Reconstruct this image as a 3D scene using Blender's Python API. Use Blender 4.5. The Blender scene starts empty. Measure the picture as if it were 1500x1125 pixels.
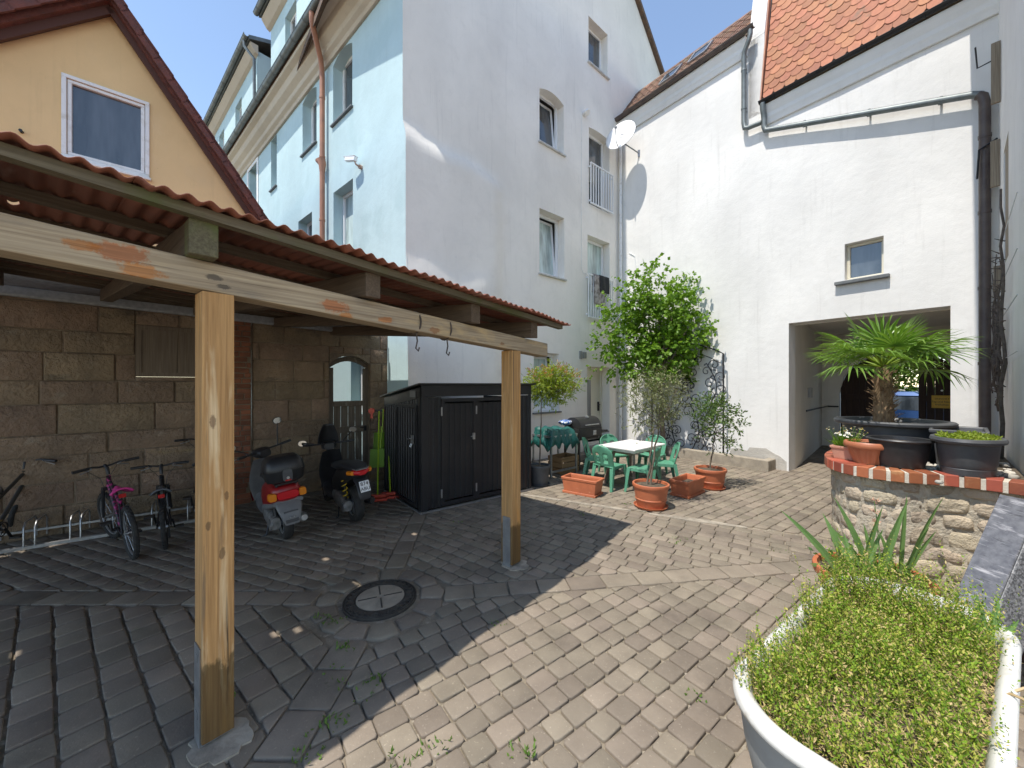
import bpy, math, random
from mathutils import Vector as V, Matrix as MX, Euler
S = bpy.context.scene
COL = S.collection
rad = math.radians
# ------------------------------------------------------------ camera
ZC, FPX = 1.9, 560.0
cd = bpy.data.cameras.new('camera'); cam = bpy.data.objects.new('camera', cd); COL.objects.link(cam)
cam.location = (0, 0, ZC); cam.rotation_euler = (rad(90), 0, 0)
cd.sensor_width = 36; cd.lens = FPX/1500*36; cd.clip_start = .05; cd.clip_end = 2000
S.camera = cam
# ------------------------------------------------------------ light
SUN = V((-.776*.4289, -.630*.4289, .9033)).normalized()   # towards the sun
az = math.atan2(SUN.x, SUN.y); el = math.asin(SUN.z)
w = bpy.data.worlds.new('World'); S.world = w; w.use_nodes = True
nt = w.node_tree; bg = nt.nodes['Background']
sky = nt.nodes.new('ShaderNodeTexSky'); sky.sky_type = 'NISHITA'; sky.sun_disc = False
sky.sun_elevation = el; sky.sun_rotation = az; sky.air_density = .85; sky.dust_density = 0; sky.ozone_density = 4.0
tint = nt.nodes.new('ShaderNodeMix'); tint.data_type = 'RGBA'; tint.blend_type = 'MULTIPLY'; tint.inputs[0].default_value = 1; tint.inputs[7].default_value = (1.17, 1.0, .83, 1)
nt.links.new(sky.outputs[0], tint.inputs[6]); nt.links.new(tint.outputs[2], bg.inputs[0]); bg.inputs[1].default_value = .15
sl = bpy.data.lights.new('sun', 'SUN'); sl.energy = 2.35; sl.angle = rad(.55); sl.color = (1, .945, .86)
so = bpy.data.objects.new('sun', sl); COL.objects.link(so)
so.rotation_euler = (-SUN).to_track_quat('-Z', 'Y').to_euler()
S.view_settings.view_transform = 'Standard'; S.view_settings.look = 'None'
S.view_settings.exposure = 1.3; S.view_settings.gamma = 1
S.render.engine = 'CYCLES'
try:
    S.cycles.max_bounces = 10; S.cycles.diffuse_bounces = 6; S.cycles.transparent_max_bounces = 12
    S.cycles.use_denoising = True
except Exception: pass
R = random.Random(11)
U = R.uniform
def G(px, py, z=0):
    Y = (ZC-z)*FPX/(py-562.5); return V(((px-750)/FPX*Y, Y, z))
def D(px, py, Y): return V(((px-750)/FPX*Y, Y, ZC+(562.5-py)/FPX*Y))
# ------------------------------------------------------------ mesh builder
class MB:
    def __init__(s): s.v = []; s.f = []; s.m = None
    def add(s, vs, fs):
        n = len(s.v)
        if s.m is not None: vs = [s.m @ V(p) for p in vs]
        s.v += [tuple(p) for p in vs]; s.f += [tuple(i+n for i in f) for f in fs]; return s
    def box(s, x0, x1, y0, y1, z0, z1):
        return s.add([(x0,y0,z0),(x1,y0,z0),(x1,y1,z0),(x0,y1,z0),(x0,y0,z1),(x1,y0,z1),(x1,y1,z1),(x0,y1,z1)],
                     [(0,3,2,1),(4,5,6,7),(0,1,5,4),(1,2,6,5),(2,3,7,6),(3,0,4,7)])
    def beam(s, p, q, w, h, up=(0,0,1), w2=None, h2=None):
        p = V(p); q = V(q); d = (q-p).normalized(); up = V(up)
        if abs(d.dot(up)) > .98: up = V((0,1,0))
        a = d.cross(up).normalized(); b = a.cross(d); w2 = w2 or w; h2 = h2 or h
        vs = [p+a*i*w/2+b*j*h/2 for i, j in ((-1,-1),(1,-1),(1,1),(-1,1))]+[q+a*i*w2/2+b*j*h2/2 for i, j in ((-1,-1),(1,-1),(1,1),(-1,1))]
        return s.add(vs, [(0,1,2,3),(7,6,5,4),(0,4,5,1),(1,5,6,2),(2,6,7,3),(3,7,4,0)])
    def tube(s, pts, r, n=8, cap=True, closed=False):
        pts = [V(p) for p in pts]; k = len(pts)
        rr = r if isinstance(r, (list, tuple)) else [r]*k
        vs = []; fs = []; prev = None
        for i, p in enumerate(pts):
            if closed: d = pts[(i+1) % k]-pts[i-1]
            else: d = (pts[min(i+1, k-1)]-pts[max(i-1, 0)])
            d = d.normalized() if d.length > 1e-9 else V((0,0,1))
            if prev is None:
                a = d.cross(V((0,0,1)))
                if a.length < .05: a = d.cross(V((1,0,0)))
                a.normalize()
            else:
                a = prev-d*prev.dot(d)
                a = a.normalized() if a.length > 1e-6 else d.orthogonal().normalized()
            prev = a; b = d.cross(a)
            for j in range(n):
                t = 2*math.pi*j/n; vs.append(p+(a*math.cos(t)+b*math.sin(t))*rr[i])
        m = k if closed else k-1
        for i in range(m):
            for j in range(n):
                i2 = (i+1) % k
                fs.append((i*n+j, i*n+(j+1) % n, i2*n+(j+1) % n, i2*n+j))
        if cap and not closed:
            fs.append(tuple(range(n-1, -1, -1))); fs.append(tuple(range((k-1)*n, k*n)))
        return s.add(vs, fs)
    def lathe(s, prof, c=(0,0,0), n=32, sx=1, sy=1, rib=0, nrib=0):
        vs = []; fs = []; k = len(prof)
        for r, z in prof:
            for j in range(n):
                t = 2*math.pi*j/n
                vs.append((c[0]+r*sx*math.cos(t), c[1]+r*sy*math.sin(t), c[2]+z))
        for i in range(k-1):
            for j in range(n):
                fs.append((i*n+j, i*n+(j+1) % n, (i+1)*n+(j+1) % n, (i+1)*n+j))
        fs.append(tuple(range(n-1, -1, -1))); fs.append(tuple(range((k-1)*n, k*n)))
        return s.add(vs, fs)
    def loft(s, rings, cap=True, closed=True):
        n = len(rings[0]); vs = [p for r in rings for p in r]; fs = []
        for i in range(len(rings)-1):
            for j in range(n if closed else n-1):
                fs.append((i*n+j, i*n+(j+1) % n, (i+1)*n+(j+1) % n, (i+1)*n+j))
        if cap: fs.append(tuple(range(n-1, -1, -1))); fs.append(tuple(range((len(rings)-1)*n, len(rings)*n)))
        return s.add(vs, fs)
    def ell(s, c, r, n=16, k=10):
        c = V(c); rings = []
        for i in range(1, k):
            t = math.pi*i/k; rings.append([c+V((r[0]*math.sin(t)*math.cos(2*math.pi*j/n), r[1]*math.sin(t)*math.sin(2*math.pi*j/n), -r[2]*math.cos(t))) for j in range(n)])
        return s.loft(rings)
    def prism(s, poly, d):
        n = len(poly); d = V(d); a = [V(p) for p in poly]
        return s.add(a+[p+d for p in a], [tuple(range(n-1, -1, -1)), tuple(range(n, 2*n))]+[(i, (i+1) % n, n+(i+1) % n, n+i) for i in range(n)])
    def grid(s, fn, nu, nv, skip=None):
        vs = [fn(i/nu, j/nv) for j in range(nv+1) for i in range(nu+1)]
        fs = [(j*(nu+1)+i, j*(nu+1)+i+1, (j+1)*(nu+1)+i+1, (j+1)*(nu+1)+i) for j in range(nv) for i in range(nu) if not (skip and skip(i, j))]
        return s.add(vs, fs)
    def leaf(s, p, d, nrm, L, W):
        sd = d.cross(nrm)
        if sd.length < 1e-5: sd = d.orthogonal()
        sd = sd.normalized()*W*.5
        m = p+d*L*.45
        return s.add([p, m+sd, p+d*L, m-sd], [(0,1,2,3)])
def build(name, mb, mat, parent=None, smooth=None, bevel=0, seg=2, solid=0, label=None, subd=0, flip=False, recalc=True):
    me = bpy.data.meshes.new(name); me.from_pydata(mb.v, [], mb.f); me.validate(); me.update()
    if recalc:
        import bmesh
        bm = bmesh.new(); bm.from_mesh(me); bmesh.ops.recalc_face_normals(bm, faces=bm.faces); bm.to_mesh(me); bm.free()
    me.materials.append(mat)
    if smooth:
        for p in me.polygons: p.use_smooth = True
        if smooth is not True: me.set_sharp_from_angle(angle=rad(smooth))
    o = bpy.data.objects.new(name, me); COL.objects.link(o)
    if parent: o.parent = parent
    if solid:
        m = o.modifiers.new('s', 'SOLIDIFY'); m.thickness = solid; m.offset = 0
    if bevel:
        m = o.modifiers.new('b', 'BEVEL'); m.width = bevel; m.segments = seg; m.limit_method = 'ANGLE'; m.angle_limit = rad(35)
    if subd:
        m = o.modifiers.new('u', 'SUBSURF'); m.levels = subd; m.render_levels = subd
    if label: o['label'] = label
    return o
def thing(name, label, cat, loc=(0,0,0), ang=0, group=None, rot=None):
    o = bpy.data.objects.new(name, None); COL.objects.link(o); o.location = loc
    o.rotation_euler = rot if rot else (0,0,ang)
    return tag(o, label, cat, group)
def tag(o, label, cat, group=None):
    o['label'] = label; o['category'] = cat
    if group: o['group'] = group
    return o
def struct(o, k='structure'): o['kind'] = k; return o
def dup(root, loc, ang, label, group=None):
    def cp(o, par):
        c = o.copy(); COL.objects.link(c)
        if par: c.parent = par
        for ch in list(o.children): cp(ch, c)
        return c
    r = cp(root, None); r.location = loc; r.rotation_euler = (0,0,ang); r['label'] = label
    if group: r['group'] = group
    return r
# ------------------------------------------------------------ materials
def nodes(name):
    m = bpy.data.materials.new(name); m.use_nodes = True; t = m.node_tree
    return m, t, t.nodes['Principled BSDF']
def N(t, typ, **k):
    n = t.nodes.new(typ)
    for a, b in k.items(): setattr(n, a, b)
    return n
def mixc(t, fac, a, b, mode='MIX'):
    n = N(t, 'ShaderNodeMix', data_type='RGBA', blend_type=mode)
    for sock, val in ((n.inputs[0], fac), (n.inputs[6], a), (n.inputs[7], b)):
        if isinstance(val, (int, float)): sock.default_value = val
        elif isinstance(val, (tuple, list)): sock.default_value = (*val[:3], 1)
        else: t.links.new(val, sock)
    return n.outputs[2]
def ramp(t, src, lo, hi):
    n = N(t, 'ShaderNodeMapRange'); n.inputs[1].default_value = lo; n.inputs[2].default_value = hi; t.links.new(src, n.inputs[0]); return n.outputs[0]
def noise(t, co, scale, det=6, rough=.6, dist=0):
    n = N(t, 'ShaderNodeTexNoise'); n.inputs['Scale'].default_value = scale; n.inputs['Detail'].default_value = det
    n.inputs['Roughness'].default_value = rough; n.inputs['Distortion'].default_value = dist
    if co is not None: t.links.new(co, n.inputs['Vector'])
    return n.outputs[0]
def coords(t, stretch=(1,1,1), rot=(0,0,0)):
    c = N(t, 'ShaderNodeTexCoord'); mp = N(t, 'ShaderNodeMapping'); mp.inputs['Scale'].default_value = stretch; mp.inputs['Rotation'].default_value = rot
    t.links.new(c.outputs['Object'], mp.inputs[0]); return mp.outputs[0]
def M(name, c1, c2=None, ns=5, lo=.35, hi=.65, rough=.7, bump=0, bs=40, metal=0, island=0, stains=(), stretch=(1,1,1), bd=.01, spec=.5, r2=None, hue=0):
    m, t, b = nodes(name); co = coords(t, stretch)
    b.inputs['Roughness'].default_value = rough; b.inputs['Metallic'].default_value = metal; b.inputs['Specular IOR Level'].default_value = spec
    col = None
    if c2: col = mixc(t, ramp(t, noise(t, co, ns), lo, hi), c1, c2)
    for (sc, scl, a, z, st) in stains:
        f = ramp(t, noise(t, coords(t, st), scl, 8, .65), a, z)
        col = mixc(t, f, col if col is not None else c1, sc)
    if island:
        gi = N(t, 'ShaderNodeNewGeometry'); hs = N(t, 'ShaderNodeHueSaturation')
        t.links.new(ramp2(t, gi.outputs['Random Per Island'], 1-island, 1+island), hs.inputs['Value'])
        if hue:
            mm = N(t, 'ShaderNodeMath', operation='FRACT'); m7 = N(t, 'ShaderNodeMath', operation='MULTIPLY'); m7.inputs[1].default_value = 7.31
            t.links.new(gi.outputs['Random Per Island'], m7.inputs[0]); t.links.new(m7.outputs[0], mm.inputs[0])
            t.links.new(ramp2(t, mm.outputs[0], .5-hue, .5+hue), hs.inputs['Hue'])
        if col is None: hs.inputs['Color'].default_value = (*c1, 1)
        else: t.links.new(col, hs.inputs['Color'])
        col = hs.outputs[0]
    if col is None: b.inputs['Base Color'].default_value = (*c1, 1)
    else: t.links.new(col, b.inputs['Base Color'])
    if bump:
        bn = N(t, 'ShaderNodeBump'); bn.inputs['Strength'].default_value = bump; bn.inputs['Distance'].default_value = bd
        t.links.new(noise(t, co, bs, 8, .6), bn.inputs['Height']); t.links.new(bn.outputs[0], b.inputs['Normal'])
    if r2:
        t.links.new(ramp2(t, noise(t, co, ns*3), rough, r2), b.inputs['Roughness'])
    return m
def ramp2(t, src, a, z):
    n = N(t, 'ShaderNodeMapRange'); n.inputs[3].default_value = a; n.inputs[4].default_value = z; t.links.new(src, n.inputs[0]); return n.outputs[0]
def wood(name, c1, c2, axis=0, knots=None, rough=.75, stains=(), bump=.5):
    m, t, b = nodes(name)
    st = [14, 14, 14]; st[axis] = .7
    co = coords(t, st)
    g = noise(t, co, 2.2, 8, .65, .6)
    col = mixc(t, ramp(t, g, .3, .7), c1, c2)
    st2 = [60, 60, 60]; st2[axis] = 1.2
    fine = noise(t, coords(t, st2), 1.5, 4, .6)
    col = mixc(t, ramp(t, fine, .35, .75), col, mixc(t, 1.0, col, (.55,.5,.45), 'MULTIPLY'))
    # cracks along the grain
    st3 = [30, 30, 30]; st3[axis] = .5
    cr = noise(t, coords(t, st3), 1.1, 3, .5, .3)
    col = mixc(t, ramp(t, cr, .68, .74), col, (.05,.035,.02))
    for (sc, scl, a, z, s3) in stains:
        col = mixc(t, ramp(t, noise(t, coords(t, s3), scl, 8, .6, .4), a, z), col, sc)
    if knots:
        kc, kpos = knots
        c = N(t, 'ShaderNodeTexCoord')
        wob = noise(t, coords(t, (9,9,9)), 3, 5, .7)
        for (kx, ky, kz, rr, kd) in kpos:
            mp = N(t, 'ShaderNodeMapping'); mp.inputs['Location'].default_value = (-kx/rr*.42, -ky/rr, -kz/rr); mp.inputs['Scale'].default_value = (1/rr*.42 if axis == 0 else 1/rr, 1/rr, 1/rr if axis == 0 else .42/rr)
            if axis == 2: mp.inputs['Location'].default_value = (-kx/rr, -ky/rr, -kz/rr*.42)
            t.links.new(c.outputs['Object'], mp.inputs[0])
            ln = N(t, 'ShaderNodeVectorMath', operation='LENGTH'); t.links.new(mp.outputs[0], ln.inputs[0])
            ad = N(t, 'ShaderNodeMath', operation='MULTIPLY_ADD'); t.links.new(wob, ad.inputs[0]); ad.inputs[1].default_value = 1.6; t.links.new(ln.outputs['Value'], ad.inputs[2])
            mr = N(t, 'ShaderNodeMapRange'); mr.inputs[1].default_value = 1.42; mr.inputs[2].default_value = 1.70; mr.inputs[3].default_value = .7; mr.inputs[4].default_value = 0; t.links.new(ad.outputs[0], mr.inputs[0])
            col = mixc(t, mr.outputs[0], col, mixc(t, ramp(t, fine, .3, .7), kd, tuple(k*.45 for k in kd)))
    t.links.new(col, b.inputs['Base Color']); b.inputs['Roughness'].default_value = rough
    bn = N(t, 'ShaderNodeBump'); bn.inputs['Strength'].default_value = bump; bn.inputs['Distance'].default_value = .004
    t.links.new(fine, bn.inputs['Height']); t.links.new(bn.outputs[0], b.inputs['Normal'])
    return m
def leafmat(name, c, c2, trans=.35, var=.35, hue=.03, rough=.5):
    m, t, b = nodes(name)
    gi = N(t, 'ShaderNodeNewGeometry')
    col = mixc(t, gi.outputs['Random Per Island'], c, c2)
    col = mixc(t, ramp(t, noise(t, coords(t), 6, 3), .3, .7), col, mixc(t, 1, col, (.75,.8,.7), 'MULTIPLY'))
    t.links.new(col, b.inputs['Base Color']); b.inputs['Roughness'].default_value = rough; b.inputs['Specular IOR Level'].default_value = .35
    tr = N(t, 'ShaderNodeBsdfTranslucent'); mx = N(t, 'ShaderNodeMixShader'); mx.inputs[0].default_value = trans
    t.links.new(mixc(t, 1, col, (1.0,1.05,.5), 'MULTIPLY'), tr.inputs[0]); t.links.new(b.outputs[0], mx.inputs[1]); t.links.new(tr.outputs[0], mx.inputs[2])
    t.links.new(mx.outputs[0], t.nodes['Material Output'].inputs[0]); return m
def plaster(name, c, dirt=(.35,.33,.3), damp=.35, patch=None, bump=.25):
    """lime render: broad cloudy tone, trowel ripples, faint rain streaks, patches"""
    m, t, b = nodes(name)
    big = noise(t, coords(t, (1,1,.7)), .55, 5, .6, .3)
    c_d = tuple(x*.86 for x in c)
    col = mixc(t, ramp(t, big, .38, .66), c, c_d)
    mid = noise(t, coords(t, (1,1,1)), 3.2, 7, .7, .5)
    col = mixc(t, ramp2(t, ramp(t, mid, .52, .8), 0, .3), col, tuple(x*.72 for x in c))
    streak = noise(t, coords(t, (3.5,3.5,.22)), 2.2, 6, .7)
    col = mixc(t, ramp2(t, ramp(t, streak, .56, .8), 0, damp), col, dirt)
    speck = noise(t, coords(t), 16, 3, .5)
    col = mixc(t, ramp2(t, ramp(t, speck, .72, .78), 0, .35), col, dirt)
    if patch:
        pc, psc, a, z = patch
        col = mixc(t, ramp2(t, ramp(t, noise(t, coords(t, (1,1,.8)), psc, 4, .55, .2), a, z), 0, .7), col, pc)
    t.links.new(col, b.inputs['Base Color']); b.inputs['Roughness'].default_value = .9; b.inputs['Specular IOR Level'].default_value = .2
    h1 = noise(t, coords(t), 5, 6, .6); h2 = noise(t, coords(t), 60, 4, .6)
    ad = N(t, 'ShaderNodeMath', operation='MULTIPLY_ADD'); ad.inputs[1].default_value = .18; t.links.new(h2, ad.inputs[0]); t.links.new(h1, ad.inputs[2])
    bn = N(t, 'ShaderNodeBump'); bn.inputs['Strength'].default_value = bump; bn.inputs['Distance'].default_value = .03
    t.links.new(ad.outputs[0], bn.inputs['Height']); t.links.new(bn.outputs[0], b.inputs['Normal']); return m
def glass(name, c=(.03,.035,.04), rough=.03, ior=1.9):
    m, t, b = nodes(name); b.inputs['Roughness'].default_value = rough; b.inputs['IOR'].default_value = ior
    t.links.new(mixc(t, ramp(t, noise(t, coords(t, (3,3,.5)), 1.3, 3), .4, .62), c, tuple(x*2.1+.015 for x in c)), b.inputs['Base Color'])  # paler streaks in the pane colour imitate light from the rooms behind
    bn = N(t, 'ShaderNodeBump'); bn.inputs['Strength'].default_value = .04; bn.inputs['Distance'].default_value = .05
    t.links.new(noise(t, coords(t), 1.3, 2), bn.inputs['Height']); t.links.new(bn.outputs[0], b.inputs['Normal']); return m
mWA = plaster('render_white_gable', (.87,.825,.755), damp=.3)
mWB = plaster('render_white_gatehouse', (.78,.765,.735), damp=.34)
mWR = plaster('render_white_side_house', (.82,.80,.77), damp=.3)
mBL = plaster('render_pale_blue', (.48,.62,.645), dirt=(.33,.42,.42), damp=.3, patch=((.40,.53,.55), .8, .56, .62))
mCR = plaster('render_ochre', (.80,.565,.295), dirt=(.42,.30,.17), damp=.3, patch=((.72,.52,.29), 1.3, .55, .66))
mTRIM = plaster('cornice_stucco', (.55,.48,.38), dirt=(.3,.25,.18), damp=.5)
mTRIMW = plaster('cornice_white', (.80,.79,.76), damp=.1)
mPVC = M('white_pvc', (.8,.8,.8), rough=.35)
mOLDW = M('old_white_paint', (.75,.75,.74), (.55,.53,.48), 9, .5, .75, .55, .2, 60)
mGL = glass('window_glass'); mGLC = glass('window_glass_curtained', (.28,.34,.33), .06, 1.6); mGLD = glass('door_glass', (.10,.11,.12), .2, 1.5)
mZINC = M('gutter_metal', (.13,.15,.15), (.20,.22,.22), 6, rough=.5, metal=.4)
mBRNG = M('gutter_brown', (.07,.05,.045), (.11,.085,.07), 5, rough=.5)
mCOP = M('downpipe_terracotta', (.42,.19,.11), (.30,.14,.09), 4, rough=.55, stains=(((.55,.45,.38), 7, .68, .74, (3,3,1)),))
mDKM = M('dark_metal', (.02,.02,.022), rough=.4, metal=.3)
mGREYM = M('grey_metal', (.35,.36,.37), (.25,.25,.26), 12, rough=.4, metal=.6)
mSTEEL = M('galvanised_steel', (.5,.51,.52), (.36,.37,.38), 20, rough=.38, metal=.8)
mBLKP = M('black_plastic', (.018,.018,.02), (.03,.03,.032), 8, rough=.42)
mGRYP = M('grey_plastic', (.06,.062,.067), (.09,.092,.096), 6, rough=.5, bump=.1, bs=80)
mTYRE = M('tyre_rubber', (.02,.02,.02), (.035,.033,.03), 20, rough=.85)
mTERR = M('terracotta_plastic', (.50,.15,.065), (.40,.12,.055), 5, rough=.5, stains=(((.55,.38,.26), 9, .6, .85, (1,1,2)),), bump=.08, bs=60)
mSOIL = M('potting_soil', (.06,.045,.03), (.14,.11,.075), 14, rough=.95, bump=1, bs=45, bd=.02)
mBARK = M('bark', (.10,.075,.05), (.20,.16,.12), 12, rough=.9, bump=.8, bs=30, stretch=(2,2,.5))
mTIM = wood('fascia_mossy', (.20,.165,.11), (.11,.095,.055), 0, stains=(((.10,.11,.035), 3, .48, .68, (1,1,1)),))
mRAFT = wood('rafter_timber', (.16,.11,.07), (.10,.07,.045), 1)
mRAFTE = wood('rafter_mossy', (.17,.15,.08), (.11,.095,.055), 1, stains=(((.115,.135,.04), 4, .45, .65, (1,1,1)),))
mBATT = wood('batten_timber', (.20,.15,.10), (.11,.08,.05), 0)
# ============================================================ ground and paving
mJOINT = M('joint_sand_and_moss', (.27,.225,.165), (.17,.145,.105), 7, rough=.95, bump=.8, bs=60, stains=(((.05,.085,.02), 1.6, .60, .72, (1,1,1)), ((.34,.30,.24), 22, .53, .66, (1,1,1))))
mPAVE = M('concrete_pavers', (.240,.199,.150), (.172,.141,.106), 3.5, .3, .7, .88, .45, 70, island=.19, hue=.008, bd=.006,
          stains=(((.36,.31,.24), 55, .60, .72, (1,1,1)), ((.11,.09,.068), 1.0, .55, .74, (1,1,1)), ((.15,.135,.065), 2.3, .64, .8, (1,1,1)), ((.42,.38,.31), 9, .70, .74, (1,1,1))))
gm = MB().add([(-300,-300,-.022),(300,-300,-.022),(300,300,-.022),(-300,300,-.022)], [(0,1,2,3)])
struct(build('ground', gm, mJOINT))
def clip(poly, a, n):
    """keep the part of a 2-D polygon where (p-a).n >= 0"""
    out = []; k = len(poly)
    for i in range(k):
        p, q = poly[i], poly[(i+1) % k]
        dp = (p[0]-a[0])*n[0]+(p[1]-a[1])*n[1]; dq = (q[0]-a[0])*n[0]+(q[1]-a[1])*n[1]
        if dp >= 0: out.append(p)
        if dp*dq < 0:
            t = dp/(dp-dq); out.append((p[0]+(q[0]-p[0])*t, p[1]+(q[1]-p[1])*t))
    return out
def area(p): return abs(sum(p[i][0]*p[(i+1) % len(p)][1]-p[(i+1) % len(p)][0]*p[i][1] for i in range(len(p))))/2
def stones(planes, box, d, L, W, bond=.5, gap=.011, jit=.005, skip=None, zig=0, lv=0, gw=0):
    """running-bond stones inside box and the half-planes; returns polygons"""
    res = []; x0, y0, x1, y1 = box; cx, cy = (x0+x1)/2, (y0+y1)/2; rr = math.hypot(x1-x0, y1-y0)/2
    dx, dy = d; nx, ny = -dy, dx
    nr = int(rr/W)+1; nl = int(rr/L)+2
    for i in range(-nr, nr+1):
        off = (bond*(i % 2)+U(-.08, .08))*L; x = -nl*L+off
        while x < nl*L:
            l = L*(1+U(-lv, lv)); a, b = x+gap/2, x+l-gap/2; c, e = i*W+(gap+gw)/2, (i+1)*W-(gap+gw)/2; x += l
            mx, my = cx+dx*(a+b)/2+nx*(c+e)/2, cy+dy*(a+b)/2+ny*(c+e)/2
            if not (x0-.3 < mx < x1+.3 and y0-.3 < my < y1+.3): continue
            if skip and skip(mx, my): continue
            q = [(a,c),(b,c),(b+zig,(c+e)/2),(b,e),(a,e),(a+zig,(c+e)/2)] if zig else [(a,c),(b,c),(b,e),(a,e)]
            p = [(cx+dx*u+nx*v_+U(-jit, jit), cy+dy*u+ny*v_+U(-jit, jit)) for u, v_ in q]
            full = area(p)
            for (pa, pn) in planes:
                p = clip(p, pa, pn)
                if len(p) < 3: break
            if len(p) >= 3 and area(p) > .16*full: res.append(p)
    return res
def stone_mesh(mb, polys, f, bev=.008, hz=.0022, deep=.04, cut=0):
    """each polygon becomes a rounded stone; f(x, y, h) places it"""
    for p in polys:
        if cut:
            q = []
            for i in range(len(p)):
                a, o, c = V(p[i-1]), V(p[i]), V(p[(i+1) % len(p)]); la, lc = (a-o).length, (c-o).length
                if min(la, lc) < cut*2.2: q.append(tuple(o)); continue
                q += [tuple(o+(a-o)/la*cut*U(.6,1.3)), tuple(o+(c-o)/lc*cut*U(.6,1.3))]
            p = q
        n = len(p); cx = sum(q[0] for q in p)/n; cy = sum(q[1] for q in p)/n
        r = math.sqrt(area(p)/math.pi); h = U(-hz, hz); tx, ty = U(-.006, .006), U(-.006, .006)
        rings = []
        for (ins, z) in ((0, -deep), (0, -bev*.9), (bev*.35, -bev*.25), (bev*1.2, 0)):
            k = max(.3, 1-ins/r)
            rings.append([f(cx+(q[0]-cx)*k, cy+(q[1]-cy)*k, z+(h if z > -deep else 0)+((q[0]-cx)*tx+(q[1]-cy)*ty if z > -deep else 0)) for q in p])
        vs = [v for rg in rings for v in rg]; fs = []
        for i in range(3):
            for j in range(n): fs.append((i*n+j, i*n+(j+1) % n, (i+1)*n+(j+1) % n, (i+1)*n+j))
        fs.append(tuple(range(3*n, 4*n)))
        mb.add(vs, fs)
MH = (-1.17, 3.40)
def unit(x, y): l = math.hypot(x, y); return (x/l, y/l)
CH = [unit(-.18, 2.21), unit(4.39, .62), unit(-.03, -1.5), unit(-1, .0)]     # drain channels, from the manhole outwards
CHW = [.21, .24, .26, .22]
uC, vC = (.633, .774), (.774, -.633)
def half(i, side):      # half-plane left (+1) / right (-1) of channel i, beyond its kerb
    d = CH[i]; n = (-d[1]*side, d[0]*side); o = CHW[i]/2+.006
    return ((MH[0]+n[0]*o, MH[1]+n[1]*o), n)
def nearmh(x, y): return math.hypot(x-MH[0], y-MH[1]) < .585
mhring = lambda p: [q for q in p]
pv = MB()
fl = lambda x, y, h: (x, y, h)
sep_a, sep_d = (-.12, 6.67), unit(3.96, -1.99)
sep_n = (-sep_d[1], sep_d[0])
near_sep = ((sep_a[0]-sep_n[0]*.0, sep_a[1]-sep_n[1]*.0), (-sep_n[0], -sep_n[1])); far_sep = ((sep_a[0]+sep_n[0]*.09, sep_a[1]+sep_n[1]*.09), sep_n)
P_ = []
P_ += stones([half(1,-1), half(2,1)], (-1.3,-.6,6.5,5.2), unit(.80,.60), .172, .150, jit=.006, skip=nearmh, lv=.13)
P_ += stones([half(2,-1), half(3,1)], (-5.5,-.4,-1.0,3.5), vC, .215, .180, jit=.006, gap=.014, skip=nearmh, lv=.12, gw=.002)
P_ += stones([half(3,-1), half(0,1)], (-7.4,3.3,-1.0,8.6), unit(.93,-.36), .205, .14, jit=.004, skip=nearmh, zig=.035)
P_ += stones([half(0,-1), half(1,1), near_sep], (-1.6,3.2,5.2,8.0), unit(.80,-.60), .19, .15, jit=.006, skip=nearmh, lv=.08)
P_ += stones([half(0,-1), half(1,1), far_sep], (-2.4,3.6,9.6,13.5), unit(.807,.591), .18, .15, jit=.006, lv=.08)
for i, d in enumerate(CH):     # channels: a single row of long stones
    n = (-d[1], d[0]); s = .56
    while s < (9, 9, 3.2, 7)[i]:
        l = U(.26, .36); w2 = CHW[i]/2-.008
        P_.append([(MH[0]+d[0]*a+n[0]*b+U(-.006,.006), MH[1]+d[1]*a+n[1]*b+U(-.006,.006)) for a, b in ((s+.006,-w2),(s+l-.006,-w2),(s+l-.006,w2),(s+.006,w2))]); s += l
stone_mesh(pv, P_, fl, cut=.014)
Q_ = []
for k in range(13):            # ring of cut stones round the manhole
    a0, a1 = 2*math.pi*(k+.04)/13, 2*math.pi*(k+.96)/13; ro = .545+U(-.03,.03); ri = .36+U(-.01,.02)
    Q_.append([(MH[0]+r*math.cos(a), MH[1]+r*math.sin(a)) for r, a in ((ri,a0),(ro*.97,a0),(ro*1.02,(a0+a1)/2),(ro*.97,a1),(ri,a1))])
stone_mesh(pv, Q_, fl, bev=.02, hz=.006)
struct(build('paving', pv, mPAVE, smooth=50))
mMORT = M('mortar_patch', (.36,.315,.25), (.22,.19,.15), 6, .42, .6, rough=.95, bump=.5, bs=40)
mp = MB()
def blob(cx, cy, L, W, a, z, n=26):
    pts = []
    for k in range(n):
        t = 2*math.pi*k/n; r = 1+U(-.13, .13); x, y = L*r*math.cos(t), W*r*math.sin(t)
        pts.append((cx+x*math.cos(a)-y*math.sin(a), cy+x*math.sin(a)+y*math.cos(a), z))
    return pts
for (x, y, L, W) in ((2.55,5.33,.62,.06),(1.3,5.98,.5,.05),(.5,6.4,.4,.04),(-1.55,2.04,.155,.13),(.03,4.02,.14,.13)):
    p = blob(x, y, L, W, math.atan2(sep_d[1], sep_d[0]), .009); mp.add(p+[(q[0],q[1],-.02) for q in p], [tuple(range(26))]+[(i,(i+1)%26,26+(i+1)%26,26+i) for i in range(26)])
struct(build('mortar_patches', mp, mMORT))
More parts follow.
